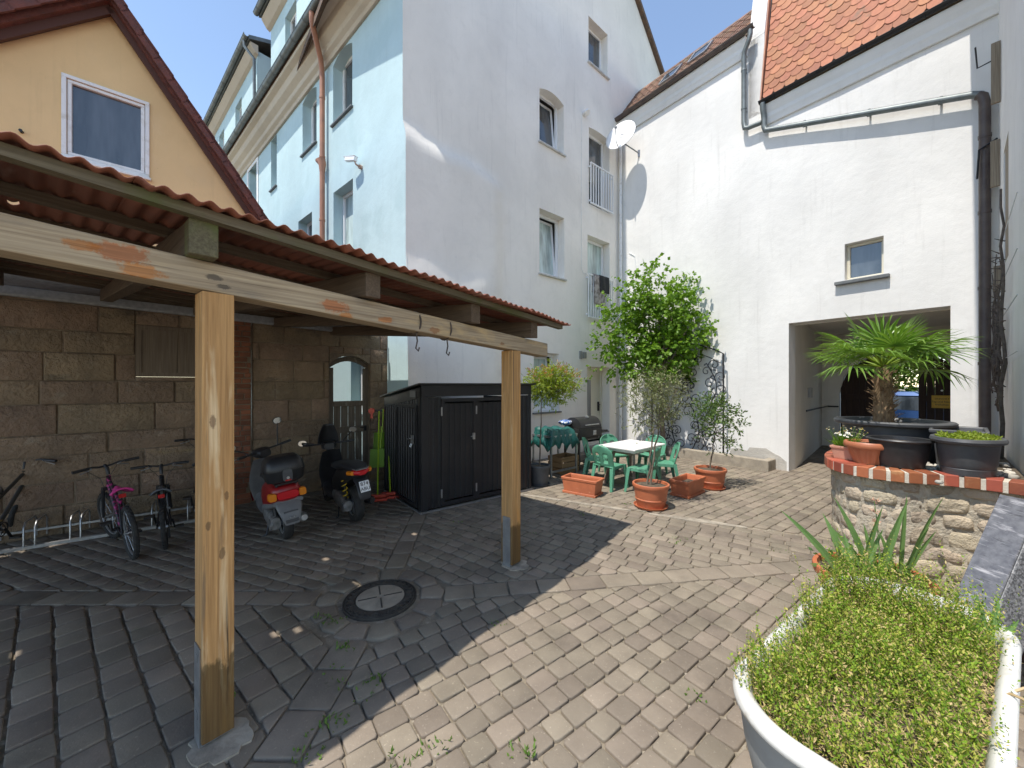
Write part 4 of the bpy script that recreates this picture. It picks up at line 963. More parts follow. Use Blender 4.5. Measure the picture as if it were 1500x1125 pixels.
# back-rest points away from the table: (x, y, angle the sitter faces)
chs = [(2.02,7.72-.10,0,'green chair at the far left side of the table'),]
def face(p, to): d = V(to)-V(p); return math.atan2(d.x, -d.y)
spots = [((1.80,7.05),(2.25,7.42),'green chair nearest the left trough, its back towards the yard and shadow on its back'),
         ((2.32,6.78),(1.95,7.10),'green chair seen side on behind the olive pot, its seat pointing left'),
         ((1.72,7.72),(2.3,7.5),'green chair at the left end of the table, closest to the barbecue'),
         ((2.18,8.12),(2.4,7.4),'green chair behind the table nearest the house door, mostly hidden'),
         ((2.94,8.02),(2.5,7.45),'green chair behind the table in front of the iron trellis'),
         ((2.86,7.24),(2.35,7.35),'green chair at the right end of the table, behind the olive stem')]
ch0 = None
for (p, to, lab) in spots:
    d = (V(to)-V(p)).normalized(); an = math.atan2(d.y, d.x)+math.pi/2     # local -y is the sitting direction
    if ch0 is None: ch0 = make_chair(lab); ch0.location = (*p, 0); ch0.rotation_euler = (0,0,an)
    else: dup(ch0, (*p, 0), an, lab)
# ============================================================ barbecue, covered table, crate
mBBQ = M('barbecue_black', (.022,.022,.023), (.035,.034,.033), 6, rough=.45, metal=.2)
BQ = V((1.62, 8.72, 0)); bq = thing('barbecue', 'black barrel barbecue with side shelf and wheels by the house door', 'barbecue', BQ, .70)
def half_barrel(x0, x1, r, a0, a1, cz, n=14, th=.0):
    pts = [(r*math.cos(a0+(a1-a0)*i/n), cz+r*.95*math.sin(a0+(a1-a0)*i/n)) for i in range(n+1)]
    return [[(x, y, z) for y, z in pts] for x in (x0, x1)]
b = MB(); b.loft(half_barrel(-.36,.36,.24,0,math.pi,.93)); lid = build('lid', b, mBBQ, bq, smooth=40)
b = MB(); b.tube([(-.2,-.24,.99),(-.2,-.29,1.0),(.2,-.29,1.0),(.2,-.24,.99)], .012, 8); build('lid_handle', b, mSTEEL, lid)
b = MB(); b.tube([(.0,-.10,1.15),(0,-.13,1.17)], .035, 12); build('thermometer', b, mSTEEL, lid)
b = MB(); b.box(-.36,.36,-.24,.24,.72,.925); b.box(-.33,.33,-.20,.2,.66,.72); fb = build('firebox', b, mBBQ, bq, bevel=.02)
b = MB(); b.box(.06,.16,-.252,-.241,.76,.86); b.box(.09,.13,-.27,-.252,.79,.83); build('air_door', b, mSTEEL, fb)
for x in (-.38,.38):
    for y in (-.2,.2): 
        b = MB(); b.beam((x,y,.02 if x < 0 else .12),(x,y,.92),.04,.04); build('leg', b, mBBQ, bq)
b = MB(); b.box(-.36,.36,-.2,.2,.20,.225); b.box(-.38,.38,-.215,-.201,.19,.23); build('lower_shelf', b, mBBQ, bq)
for y in (-.25,.25):
    b = MB(); b.tube([(.38,y-.025,.10),(.38,y+.025,.10)], .10, 20); w_ = build('wheel', b, mTYRE, bq, smooth=40); b = MB(); b.tube([(.38,y-.03,.10),(.38,y+.03,.10)], .055, 16); build('hub', b, mGREYM, w_, smooth=40)
b = MB(); b.box(.41,.66,-.2,.2,.80,.83); b.tube([(.4,-.22,.79),(.68,-.22,.79),(.68,.22,.79),(.4,.22,.79)], .012, 6); build('side_shelf', b, mBBQ, bq)
b = MB(); b.box(-.62,-.40,-.2,.2,.80,.82); build('side_shelf', b, mBBQ, bq)
# grill table under a green tarpaulin
GT = V((.90, 8.05, 0)); gt = thing('covered_table', 'low table under a crumpled dark green tarpaulin beside the barbecue', 'table', GT, .70)
mTARP = M('green_tarpaulin', (.012,.085,.075), (.02,.12,.105), 6, rough=.35, bump=.6, bs=9, bd=.05)
def tarp(s, q):
    x = (s-.5)*1.0; y = (q-.5)*.75; e = max(abs(x)/.5, abs(y)/.375)
    z = .98-.05*(x+.3)**2-.04*abs(y)
    wr = .022*math.sin(13*x+5*y)+.018*math.sin(21*y-9*x+1)+.012*math.sin(37*x+11*y)
    if e > .78: z -= (e-.78)/.22*(.33+.07*math.sin(11*math.atan2(y,x))); k = 1+.05*math.sin(14*math.atan2(y,x)); x *= .88*k; y *= .88*k
    else: x *= .92; y *= .92
    return (x+wr*.3, y+wr*.3, z+wr)
build('tarpaulin', MB().grid(tarp, 34, 28), mTARP, gt, smooth=True, solid=.004)
for x in (-.38,.38):
    for y in (-.26,.26): b = MB(); b.beam((x,y,0),(x,y,.85),.035,.035); build('leg', b, mSTEEL, gt)
b = MB(); b.box(-.4,.4,-.28,.28,.82,.86); b.box(-.38,.38,-.27,-.25,.12,.16); build('frame', b, mSTEEL, gt)
bg_ = thing('charcoal_bag', 'blue and white charcoal bag lying on the green tarpaulin', 'bag', GT+V((.28,.42,.99)), .7)
def bag(s, q):
    t_ = 2*math.pi*s; r = math.sin(math.pi*min(1,max(0,.06+q*.88)))**.5
    return (-.17+.34*q, .12*r*math.cos(t_), .06+.06*r*math.sin(t_)+.006*math.sin(30*q))
build('sack', MB().grid(bag, 20, 14), M('bag_print', (.02,.10,.36), (.75,.77,.8), 14, .50, .56, rough=.4, bump=.5, bs=20), bg_, smooth=True)
cr = thing('wooden_crate', 'small brown wooden crate on the ground under the tarpaulin table', 'crate', V((1.12,8.28,0)), .7)
mCRATE = wood('crate_pine', (.42,.27,.13), (.30,.18,.08), 0)
for z in (.02,.14,.26):
    for (x0,x1,y0,y1) in ((-.28,.28,-.2,-.185),(-.28,.28,.185,.2),(-.28,-.265,-.184,.184),(.265,.28,-.184,.184)):
        b = MB(); b.box(x0,x1,y0,y1,z,z+.10); build('slat', b, mCRATE, cr)
for x in (-.25,.25):
    for y in (-.17,.17): b = MB(); b.box(x-.014,x+.014,y-.014,y+.014,.0,.36); build('post', b, mCRATE, cr)
# ============================================================ kerb, trellis, towels, dishes, camera
kb = MB(); kb.m = mB; kb.box(-3.3,-.36,-.42,-.26,-.05,.24); kb.box(-.52,-.361,-.2601,-.002,-.05,.238)
o = build('stone_kerb', kb, mCONC, bevel=.02); tag(o, 'low pale stone kerb along the foot of the white gatehouse wall', 'kerb')
bed = MB(); bed.m = mB; bed.box(-3.3,-.53,-.259,-.001,-.04,.15); o = struct(build('planting_bed', bed, mSOIL))
mPATCH = plaster('bare_render_patch', (.50,.47,.42), damp=.5, bump=.8)
b = MB(); pts = [(-1.35,.2),(-1.3,.34),(-1.12,.37),(-.95,.33),(-.9,.42),(-.55,.44),(-.42,.36),(-.28,.30),(-.16,.2),(-.16,-.04),(-1.35,-.04)]; b.prism([(x,-.006,z) for x, z in pts], (0,.004,0)); build('bare_patch', b, mPATCH, hB)
tl_loc = mB @ V((-2.36,-.22,.17)); tr = thing('iron_trellis', 'black wrought iron trellis with curling scrolls and an arched top against the white wall', 'trellis', tl_loc, math.atan2(dB[1], dB[0]))
mIRB = M('wrought_iron', (.018,.018,.02), rough=.5, metal=.4)
hw, zt_ = .97, 2.46
b = MB(); arch = [(x, 0, zt_+.30*(1-(x/hw)**2)-.0) for x in [(-1+2*i/16)*hw for i in range(17)]]
b.tube([(-hw,0,0)]+arch+[(hw,0,0)], .019, 6); b.tube([(-hw,0,.03),(hw,0,.03)], .012, 6); b.tube([(p[0]*.93,0,p[2]-.22) for p in arch], .010, 6); build('frame', b, mIRB, tr, smooth=60)
RS = random.Random(5)
def scroll(b, x, z, ang, r, turn, side, leafb):
    pts = []; n = 22
    for i in range(n):
        f = i/(n-1); rr_ = r*(1-.86*f); a = ang+side*turn*f
        pts.append((x+rr_*math.cos(a), 0, z+rr_*math.sin(a)))
    b.tube(pts, .0105, 5, cap=False); return pts
def frond(b, x, z, hgt, s):
    stem = [(x+s*.17*math.sin(3.6*i/14), 0, z+hgt*i/14) for i in range(15)]
    b.tube(stem, .012, 5)
    for i in range(1, 14, 2):
        p = stem[i]; sd_ = 1 if i % 4 == 1 else -1; r = RS.uniform(.11,.175)
        scroll(b, p[0]+sd_*r, p[2]+.02, math.pi if sd_ > 0 else 0, r, 7.5, -sd_, None)
        q = V((p[0]-sd_*.06, 0, p[2]+.03))
        for k in range(5):
            a = math.radians(20+36*k)+(.5 if sd_ > 0 else -.4); b.add([q, q+V((math.cos(a-.3)*.035,-.006,math.sin(a-.3)*.035)), q+V((math.cos(a)*.06,0,math.sin(a)*.06)), q+V((math.cos(a+.3)*.035,.006,math.sin(a+.3)*.035))], [(0,1,2,3)])
b = MB()
for (x, z, h_, s) in ((-.62,.05,1.15,1),(-.2,.05,1.2,-1),(.2,.05,1.2,1),(.62,.05,1.15,-1),(-.64,1.2,1.05,-1),(-.22,1.25,1.15,1),(.22,1.25,1.15,-1),(.64,1.2,1.05,1)): frond(b, x, z, h_, s)
build('scrollwork', b, mIRB, tr, smooth=60)
def cloth(name, label, w_, h1, h2, mat, wx, dzz=0):
    t = MB()
    def f(s, q):
        x = (s-.5)*w_; L = h1+h2+.06; d_ = q*L
        if d_ < h1: y, z = -.045-.004*math.sin(8*s), -h1+d_
        elif d_ < h1+.06: a = (d_-h1)/.06*math.pi; y, z = -.045*math.cos(a), .022*math.sin(a)
        else: y, z = .045, -(d_-h1-.06)
        return (x+.006*math.sin(9*q), y-dzz+.010*math.sin(10*s+4*q)*(1 if d_ < h1 else .2), z)
    t.grid(f, 14, 24); o = build(name, t, mat, smooth=True, solid=.006); o.location = hA.matrix_world @ V((wx,-.09,5.02)) if False else (mA @ V((wx,-.09,5.035))); o.rotation_euler = (0,0,angA); tag(o, label, 'towel', 'towels drying on the lower balcony railing'); return o
cloth('towel', 'plain black towel folded over the lower balcony railing', .42, .48, .4, M('towel_black', (.03,.03,.032), rough=.95, bump=.6, bs=200), 6.18, .02)
cloth('towel', 'grey patterned mat hanging lowest on the lower balcony railing', .48, .85, .5, M('mat_grey_pattern', (.20,.17,.16), (.42,.38,.36), 9, .45, .55, rough=.95, bump=.6, bs=120), 5.95)
def dish(label, loc, face, r, wall, arm_mat=mGREYM):
    """loc: centre of the reflector; wall: fixing point on the wall"""
    t = thing('satellite_dish', label, 'satellite dish', loc); f = V(face).normalized(); q = f.to_track_quat('Z', 'Y').to_matrix().to_4x4()
    b = MB(); b.m = q; n = 36; rings = []
    for k in range(1, 9): rr_ = r*k/8; rings.append([(rr_*math.cos(2*math.pi*j/n), rr_*1.06*math.sin(2*math.pi*j/n), .16*r*(k/8)**2) for j in range(n)])
    b.loft(rings, cap=False); b.add(rings[0]+[(0,0,0)], [(j,(j+1)%n,n) for j in range(n)])
    build('reflector', b, M('dish_white', (.74,.74,.73), rough=.45), t, smooth=True, solid=.012)
    b = MB(); b.m = q; b.tube([(0,-r*1.02,.12*r),(0,-r*.9,.5*r),(0,-.12*r,.92*r)], .012, 8); a_ = build('arm', b, arm_mat, t)
    b = MB(); b.m = q; b.tube([(0,-.16*r,.90*r),(0,-.04*r,.80*r)], [.03,.035], 10); build('receiver', b, mGREYM, a_)
    b = MB(); wl = V(wall)-V(loc); b.tube([q @ V((0,-.15*r,-.03)), q @ V((0,-.2*r,-.12)), wl], .018, 8); b.beam(wl+V((0,0,-.1)), wl+V((0,0,.1)), .08, .03); build('bracket', b, arm_mat, t)
    return t
nB = V((-.807,-.591,0)); nF = V((-.664,-.747,0))
dc = mB @ V((-4.07,-.62,9.10)); dish('large white satellite dish at the top corner of the white gatehouse wall', dc, V((-.60,-.72,.30)), .45, mB @ V((-3.90,-.01,8.75)))
mFw = FM(AL, dF)
dc = mFw @ V((-11.6,-.5,9.55)); dish('small white satellite dish on the pale blue yard front, beside the ochre roof edge', dc, V((-.5,-.85,.25)), .36, mFw @ V((-11.6,-.01,9.3)))
wbx = thing('window_box', 'small grey window box of plants under a window of the pale blue front', 'window box', mFw @ V((-9.5,-.20,7.95)), math.atan2(dF[1], dF[0]))
b = MB(); b.box(-.35,.35,-.1,.1,0,.16); build('box', b, mGRYP, wbx, bevel=.01)
sc = thing('security_camera', 'white security camera on a short bracket on the pale blue wall', 'camera', mFw @ V((-1.59,-.005,6.62)), math.atan2(dF[1], dF[0]))
b = MB(); b.tube([(0,0,-.02),(0,-.06,-.02)], .045, 14); b.tube([(0,-.05,-.02),(0,-.13,.0),(-.02,-.15,.08)], .02, 8); build('bracket', b, M('rusty_bracket', (.35,.17,.09), (.6,.5,.45), 20, rough=.7), sc, smooth=40)
b = MB(); b.beam((.04,-.15,.085),(-.26,-.22,.16),.085,.085); b.beam((.06,-.145,.135),(-.30,-.225,.215),.10,.012); build('housing', b, mPVC, sc, bevel=.012)
b = MB(); b.tube([(-.261,-.22,.16),(-.268,-.222,.162)], .032, 14); build('lens', b, mBLKP, sc)
# ============================================================ bicycles
mPINK = M('frame_pink', (.50,.06,.24), (.60,.12,.32), 9, rough=.35); mFBLK = M('frame_black', (.025,.025,.028), rough=.35); mFSIL = M('frame_grey_green', (.30,.34,.33), (.06,.06,.06), 7, .5, .56, rough=.4); mFYEL = M('frame_dark_yellow', (.04,.035,.03), (.35,.22,.02), 5, .6, .66, rough=.4)
mSADP = M('saddle_pink', (.62,.05,.26), rough=.45); mSADB = M('saddle_black', (.03,.031,.034), rough=.6); mREFL = M('reflector_red', (.45,.01,.012), rough=.25); mORNG = M('reflector_amber', (.75,.22,.01), rough=.25)
mSTK = M('frame_stickers', (.42,.03,.18), (.03,.025,.03), 26, .42, .50, rough=.4)
def ringp(c, r, n=28): return [(c[0], c[1]+r*math.cos(2*math.pi*i/n), c[2]+r*math.sin(2*math.pi*i/n)) for i in range(n)]
def bwheel(parent, c, r, w_, name, steer=None):
    t = MB(); m = steer; t.m = m; t.tube(ringp(c, r-w_*.5), w_*.5, 10, closed=True)
    k = 28
    for i in range(0, k): # tread knobs
        a = 2*math.pi*i/k; p = V((c[0], c[1]+(r-.002)*math.cos(a), c[2]+(r-.002)*math.sin(a))); t.beam(p-V((w_*.35,0,0)), p+V((w_*.35,0,0)), .012, .010, (0,math.cos(a),math.sin(a)))
    wo = build('wheel', t, mTYRE, parent, smooth=40)
    t = MB(); t.m = m; t.tube(ringp(c, r-w_-.004), .010, 6, closed=True); build('rim', t, mGREYM, wo, smooth=60)
    t = MB(); t.m = m
    for i in range(18):
        a = 2*math.pi*i/18; sx = .02 if i % 2 else -.02; t.tube([(c[0]+sx, c[1]+.02*math.cos(a+.6), c[2]+.02*math.sin(a+.6)), (c[0], c[1]+(r-w_)*math.cos(a), c[2]+(r-w_)*math.sin(a))], .0016, 4, cap=False)
    t.tube([(c[0]-.045,c[1],c[2]),(c[0]+.045,c[1],c[2])], .018, 10); build('spokes', t, mSTEEL, wo)
def bike(label, loc, d, lean, r, hz, sz, wb, hbw, fm, sm, tw=.05, steer=0, susp=True):
    t = thing('bicycle', label, 'bicycle', loc, group='bicycles in the rack', rot=(0, lean, math.atan2(-d[0], d[1])))
    hub, fh = V((0,0,r)), V((0,wb,r)); bb_ = V((0,.40*wb,r-.03)); st = V((0,.27*wb,sz-.10)); hd0 = V((0,wb-.16,r*2+.10)); hd1 = V((0,wb-.21,hz-.11)); 
    bwheel(t, hub, r, tw, 'rear')
    f = MB(); f.tube([hd1-V((0,0,.02)), hd0], .022, 10); f.tube([hd0+V((0,-.01,.03)), bb_], .021, 8); f.tube([hd1-V((0,.0,.06)), st+V((0,.02,-.07))], .018, 8); f.tube([bb_, st], .017, 8)
    build('frame', f, fm, t, smooth=60); f = MB()
    for s in (-1, 1): f.tube([bb_+V((s*.03,0,0)), hub+V((s*.06,.02,0))], .009, 6); f.tube([st+V((s*.015,0,-.06)), hub+V((s*.06,0,.01))], .008, 6)
    build('rear_stays', f, mFBLK, t, smooth=60)
    ax = (hd1-hd0).normalized(); ms = MX.Translation(hd0) @ MX.Rotation(steer, 4, ax) @ MX.Translation(-hd0)
    bwheel(t, fh, r, tw, 'front', ms)
    f = MB(); f.m = ms
    for s in (-1, 1): f.tube([hd0+V((s*.05,.01,-.02)), fh+V((s*.055,0,0))], [.018,.013], 8)
    f.beam(hd0+V((-.06,.01,-.02)), hd0+V((.06,.01,-.02)), .05, .04); build('fork', f, mFBLK, t, smooth=60)
    f = MB(); f.m = ms; hc = V((0, hd1.y+.02, hz)); f.tube([hd1, hc-V((0,.02,.03)), hc+V((0,.03,0))], .018, 8)
    f.tube([hc+V((-hbw/2,-.05,.01)), hc+V((-.12,.0,.01)), hc+V((-.05,.02,-.01)), hc+V((.05,.02,-.01)), hc+V((.12,.0,.01)), hc+V((hbw/2,-.05,.01))], .0115, 8)
    hb = build('handlebar', f, mFBLK, t, smooth=60)
    for s in (-1, 1):
        f = MB(); f.m = ms; f.tube([hc+V((s*(hbw/2-.125),-.03,.01)), hc+V((s*(hbw/2+.005),-.052,.01))], .017, 10); build('grip', f, mBLKP, hb, smooth=40)
        f = MB(); f.m = ms; f.tube([hc+V((s*(hbw/2-.15),-.01,.0)), hc+V((s*(hbw/2-.17),.04,-.02)), hc+V((s*(hbw/2-.07),.05,-.05))], .007, 6); build('brake_lever', f, mSTEEL, hb)
        f = MB(); f.m = ms; f.tube([hc+V((s*(hbw/2-.16),.02,.01)), hc+V((s*.14,.12,-.03)), hc+V((s*.04,.10,-.16)), hd0+V((s*.03,.05,.0))], .003, 5); build('cable', f, mBLKP, hb)
    f = MB(); f.tube([st, st+V((0,-.025,.09))], .013, 8); build('seat_post', f, mSTEEL, t)
    def sad(s_, q):
        w_ = .075*(1-q)**.7+.018; x = (s_-.5)*2*w_; y = -.13+.26*q
        return (st.x+x, st.y+y, sz+.012-.045*(abs(2*s_-1)**2.5)+.014*(1-q)**2-.012*math.sin(math.pi*q))
    sdl = build('saddle', MB().grid(sad, 14, 12), sm, t, smooth=True, solid=.02)
    f = MB(); f.box(-.028,.028,st.y-.125,st.y-.105,sz-.075,sz-.035); build('rear_reflector', f, mREFL, t)
    f = MB(); f.tube(ringp(bb_+V((.055,0,0)), .075, 24), .006, 6, closed=True); f.tube([bb_-V((.07,0,0)), bb_+V((.07,0,0))], .018, 10); f.beam(bb_+V((.075,0,0)), bb_+V((.085,.09,-.12)), .014, .025); f.beam(bb_-V((.075,0,0)), bb_+V((-.085,-.09,.12)), .014, .025); ck = build('crank', f, mDKM, t)
    for s, o_ in ((1, V((.13,.09,-.12))), (-1, V((-.13,-.09,.12)))): f = MB(); f.beam(bb_+o_-V((0,.045,0)), bb_+o_+V((0,.045,0)), .085, .022); build('pedal', f, mBLKP, ck)
    f = MB(); f.tube([(.04,y,z) for (_, y, z) in [(0,hub.y-.04,r),(0,hub.y,r+.04),(0,bb_.y,bb_.z+.075),(0,bb_.y+.075,bb_.z),(0,bb_.y,bb_.z-.075),(0,hub.y,r-.04)]], .004, 5, closed=True); f.box(.03,.05,-.03,.02,r-.13,r-.03); build('chain', f, mDKM, t)
    for c_, mm, nm in ((hub, None, 'mudguard'),):
        f = MB(); rr_ = r+.022; pr = []
        for i in range(13):
            a = math.radians(30+115*i/12); pr.append([(s*.03, c_.y-rr_*math.cos(a)*1, c_.z+rr_*math.sin(a)) for s in (-1,-.5,.5,1)])
    return t
def gp(px, py): g = G(px, py); return (g.x, g.y, 0)
bike('child bicycle with pink frame and bright pink saddle, handlebar turned', gp(195,818), unit(-.82,.57), rad(-5), .29, .94, .73, .97, .56, mSTK, mSADP, .05, .15)
bike('small black bicycle with grey saddle, right of the pink bicycle', gp(243,803), unit(-.66,.75), rad(-4), .25, .86, .64, .88, .54, mFBLK, M('saddle_grey', (.10,.11,.125), rough=.5), .046, -.1)
bike('tall grey bicycle half hidden behind the front carport post', gp(290,786), unit(-.62,.78), rad(2), .33, 1.12, .88, 1.05, .60, mFSIL, mSADB, .045, .2)
bike('dark bicycle cut off by the left edge of the photo', gp(-52,832), unit(-.45,.89), rad(4), .29, .98, .72, .97, .62, mFYEL, mSADB, .05, -.2)
# rack
k0, k1 = G(6,810), G(300,762); rk = thing('bicycle_rack', 'galvanised floor rack for bicycles at the foot of the stone wall', 'bicycle rack', k0, math.atan2((k1-k0).y, (k1-k0).x))
LR = (k1-k0).length
b = MB(); b.beam((-1.6,0,.02),(LR,0,.02),.05,.035); b.beam((-1.6,.36,.12),(LR,.36,.12),.025,.025); build('rail', b, mSTEEL, rk)
x = -1.3
while x < LR:
    b = MB(); b.tube([(x,0,.02),(x,.0,.24),(x,.05,.30),(x,.31,.30),(x,.36,.25),(x,.36,.05)], .009, 8); build('hoop', b, mSTEEL, rk, smooth=60)
    b = MB(); b.tube([(x+.085,0,.02),(x+.085,.0,.24),(x+.085,.05,.30),(x+.085,.31,.30),(x+.085,.36,.25),(x+.085,.36,.05)], .009, 8); build('hoop', b, mSTEEL, rk, smooth=60); x += .36
# ============================================================ scooters
mRED = M('scooter_red', (.26,.012,.014), rough=.28); mTAIL = M('tail_light_red', (.55,.012,.02), rough=.18); mAMB = M('indicator_amber', (.72,.22,.015), rough=.2); mSILV = M('engine_alloy', (.34,.33,.32), (.16,.155,.15), 16, rough=.5, metal=.6)
mMIR = M('mirror_glass', (.8,.82,.8), rough=.06, metal=1); mYSPR = M('yellow_spring', (.55,.36,.02), rough=.4); mGSK = M('grey_skirt_plastic', (.13,.13,.135), (.17,.17,.17), 8, rough=.5)
def rr(w_, h_, y, zc, n=20, p=3.0, xo=0):
    o = []
    for i in range(n):
        a = 2*math.pi*i/n; c, s = math.cos(a), math.sin(a)
        o.append((xo+w_/2*math.copysign(abs(c)**(2/p), c), y, zc+h_/2*math.copysign(abs(s)**(2/p), s)))
    return o
def swheel(parent, y, r, w_, steer=None, spokes=5):
    b = MB(); b.m = steer; prof = [(r*.62,-w_*.42),(r*.80,-w_*.5),(r*.93,-w_*.44),(r,-w_*.2),(r,w_*.2),(r*.93,w_*.44),(r*.80,w_*.5),(r*.62,w_*.42)]
    n = 36; vs = [(x, y+q*math.cos(2*math.pi*j/n), r+q*math.sin(2*math.pi*j/n)) for q, x in prof for j in range(n)]; k = len(prof)
    b.add(vs, [(i*n+j, i*n+(j+1)%n, ((i+1)%k)*n+(j+1)%n, ((i+1)%k)*n+j) for i in range(k) for j in range(n)])
    wo = build('wheel', b, mTYRE, parent, smooth=40)
    b = MB(); b.m = steer; b.tube(ringp((-w_*.34,y,r), r*.63), .012, 6, closed=True); b.tube(ringp((w_*.34,y,r), r*.63), .012, 6, closed=True); b.tube([(-w_*.45,y,r),(w_*.45,y,r)], .045, 14)
    for i in range(spokes): a = 2*math.pi*i/spokes; b.beam((0,y,r),(0,y+r*.62*math.cos(a),r+r*.62*math.sin(a)),.05,.035,(1,0,0))
    build('rim', b, mGREYM, wo, smooth=40)
def mirror(t, base, tip, ms, up):
    b = MB(); b.m = ms; base, tip = V(base), V(tip); b.tube([base, base+(tip-base)*.6+V((0,0,.01)), tip], .008, 8); m_ = build('mirror', b, mBLKP, t, smooth=60)
    b = MB(); b.m = ms; b.loft([rr(.10,.075,tip.y+.03,tip.z+.02,18,2.4,tip.x),rr(.125,.095,tip.y+.008,tip.z+.02,18,2.4,tip.x),rr(.125,.095,tip.y-.006,tip.z+.02,18,2.4,tip.x)]); build('mirror_shell', b, mBLKP, m_, smooth=50)
    b = MB(); b.m = ms; b.loft([rr(.112,.082,tip.y-.0065,tip.z+.02,18,2.4,tip.x),rr(.112,.082,tip.y-.009,tip.z+.02,18,2.4,tip.x)]); build('mirror_glass', b, mMIR, m_)
def scooter(kind, label, loc, d, lean, steer):
    t = thing('motor_scooter', label, 'motor scooter', loc, rot=(0, lean, math.atan2(-d[0], d[1])))
    red = kind == 'red'; r = .225 if red else .245; w_ = .105 if red else .13; wb = 1.24
    mbody = mRED if red else mBLKP; mskirt = mGSK if red else mBLKP
    ax = V((0,-.42,.9)).normalized(); pv_ = V((0,wb-.16,.6)); ms = MX.Translation(pv_) @ MX.Rotation(steer, 4, ax) @ MX.Translation(-pv_)
    swheel(t, 0, r, w_); swheel(t, wb, r, w_*.9, ms)
    if red:
        b = MB(); b.loft([rr(.20,.14,-.30,.63),rr(.30,.20,-.27,.62),rr(.34,.30,-.12,.58),rr(.35,.36,.10,.55),rr(.34,.40,.30,.50),rr(.26,.36,.44,.44)]); build('body', b, mRED, t, smooth=60)
        b = MB(); b.loft([rr(.32,.07,-.285,.525),rr(.35,.09,-.12,.48),rr(.36,.12,.10,.42),rr(.34,.14,.35,.36)]); build('side_skirt', b, mGSK, t, smooth=60)
        b = MB(); b.loft([rr(.22,.085,-.325,.615,20,4),rr(.23,.095,-.285,.615,20,4)]); tl = build('tail_light', b, mTAIL, t, smooth=50)
        for s in (-1, 1): b = MB(); b.loft([rr(.075,.085,-.312,.612,16,4,s*.155),rr(.085,.095,-.26,.612,16,4,s*.158)]); build('indicator', b, mAMB, t, smooth=50)
        # rear mudguard with number plate holder
        b = MB(); b.loft([rr(.27,.06,-.24,.515,20,4),rr(.26,.08,-.33,.47,20,4),rr(.19,.07,-.39,.37,20,4),rr(.15,.03,-.40,.30,20,4)]); build('mudguard', b, mGSK, t, smooth=60)
        b = MB(); b.prism([(-.065,-.405,.31),(.065,-.405,.31),(.075,-.375,.44),(-.075,-.375,.44)], (0,.012,0)); build('plate_holder', b, mBLKP, t)
        b = MB(); 
        for x_ in (-.02,.02): b.tube([(x_,-.42,.375),(x_,-.395,.375)], .006, 8)
        build('plate_screw', b, mSTEEL, t)
        # top box
        def bx_(z, sx, sy): return [(p[0], p[1]-.18, z) for p in [(sx*math.copysign(abs(math.cos(a))**.5, math.cos(a)), sy*math.copysign(abs(math.sin(a))**.5, math.sin(a))) for a in [2*math.pi*i/24 for i in range(24)]]]
        b = MB(); b.loft([bx_(.765,.15,.15),bx_(.79,.19,.18),bx_(.885,.205,.195),bx_(.90,.212,.203),bx_(.915,.212,.203)]); tb = build('top_box', b, mBLKP, t, smooth=50)
        b = MB(); b.loft([bx_(.9155,.208,.20),bx_(.93,.21,.20),bx_(1.01,.19,.18),bx_(1.055,.15,.14),bx_(1.065,.08,.08)]); build('box_lid', b, mBLKP, tb, smooth=50)
        b = MB(); b.loft([rr(.10,.14,-.392,.86,16,4),rr(.10,.14,-.36,.86,16,4)]); build('box_latch', b, mGRYP, tb); b = MB(); b.tube([(.0,-.398,.83),(0,-.385,.83)], .016, 12); build('box_lock', b, mSTEEL, tb)
        b = MB(); b.box(-.03,.03,-.396,-.385,.795,.81); build('box_reflector', b, mREFL, tb)
        b = MB(); b.box(-.12,.12,-.30,.0,.735,.755)
        for s in (-1,1): b.tube([(s*.10,-.28,.73),(s*.10,-.2,.70),(s*.12,.1,.70)], .012, 6)
        build('luggage_rack', b, mDKM, t)
        b = MB(); b.loft([rr(.22,.06,-.02,.76),rr(.29,.09,.10,.765),rr(.29,.09,.42,.75),rr(.2,.05,.52,.73)]); build('seat', b, mSADB, t, smooth=60)
    else:
        b = MB(); b.loft([rr(.10,.06,-.42,.76),rr(.20,.12,-.36,.74),rr(.26,.20,-.15,.70),rr(.28,.28,.10,.62),rr(.28,.36,.30,.54),rr(.26,.34,.50,.42)]); build('body', b, mBLKP, t, smooth=60)
        b = MB(); b.loft([rr(.14,.05,-.42,.80),rr(.24,.08,-.30,.815),rr(.28,.10,.0,.80),rr(.28,.10,.15,.76),rr(.26,.09,.45,.74),rr(.16,.05,.56,.72)]); build('seat', b, mSADB, t, smooth=60)
        b = MB(); b.loft([rr(.10,.05,-.455,.755,20,3),rr(.21,.07,-.41,.765,20,3),rr(.24,.08,-.36,.765,20,3)]); build('tail_light', b, mTAIL, t, smooth=50)
        b = MB(); b.loft([rr(.16,.012,-.44,.80,20,3),rr(.20,.02,-.36,.81,20,3)]); build('tail_cover', b, mSILV, t)
        for s in (-1, 1): b = MB(); b.loft([rr(.05,.05,-.41,.765,16,3,s*.11),rr(.06,.055,-.33,.765,16,3,s*.135)]); build('indicator', b, mAMB, t, smooth=50)
        b = MB(); b.loft([rr(.18,.03,-.30,.68),rr(.17,.05,-.42,.60),rr(.16,.05,-.47,.47),rr(.13,.02,-.475,.42)]); build('mudguard', b, mBLKP, t, smooth=60)
        lp = bpy.data.objects.new('number_plate', MB and bpy.data.meshes.new('number_plate')); COL.objects.link(lp); lp.parent = t
        b = MB(); b.box(-.062,.062,-.004,.004,-.07,.07); lp.data.from_pydata(b.v, [], b.f); lp.data.materials.append(mPVC); lp.location = (0,-.482,.585); lp.rotation_euler = (rad(-22),0,0)
        text('874', .068, (0,-.006,.032), (rad(90),0,0), mTXT, lp); text('ABU', .062, (0,-.006,-.033), (rad(90),0,0), mTXT, lp)
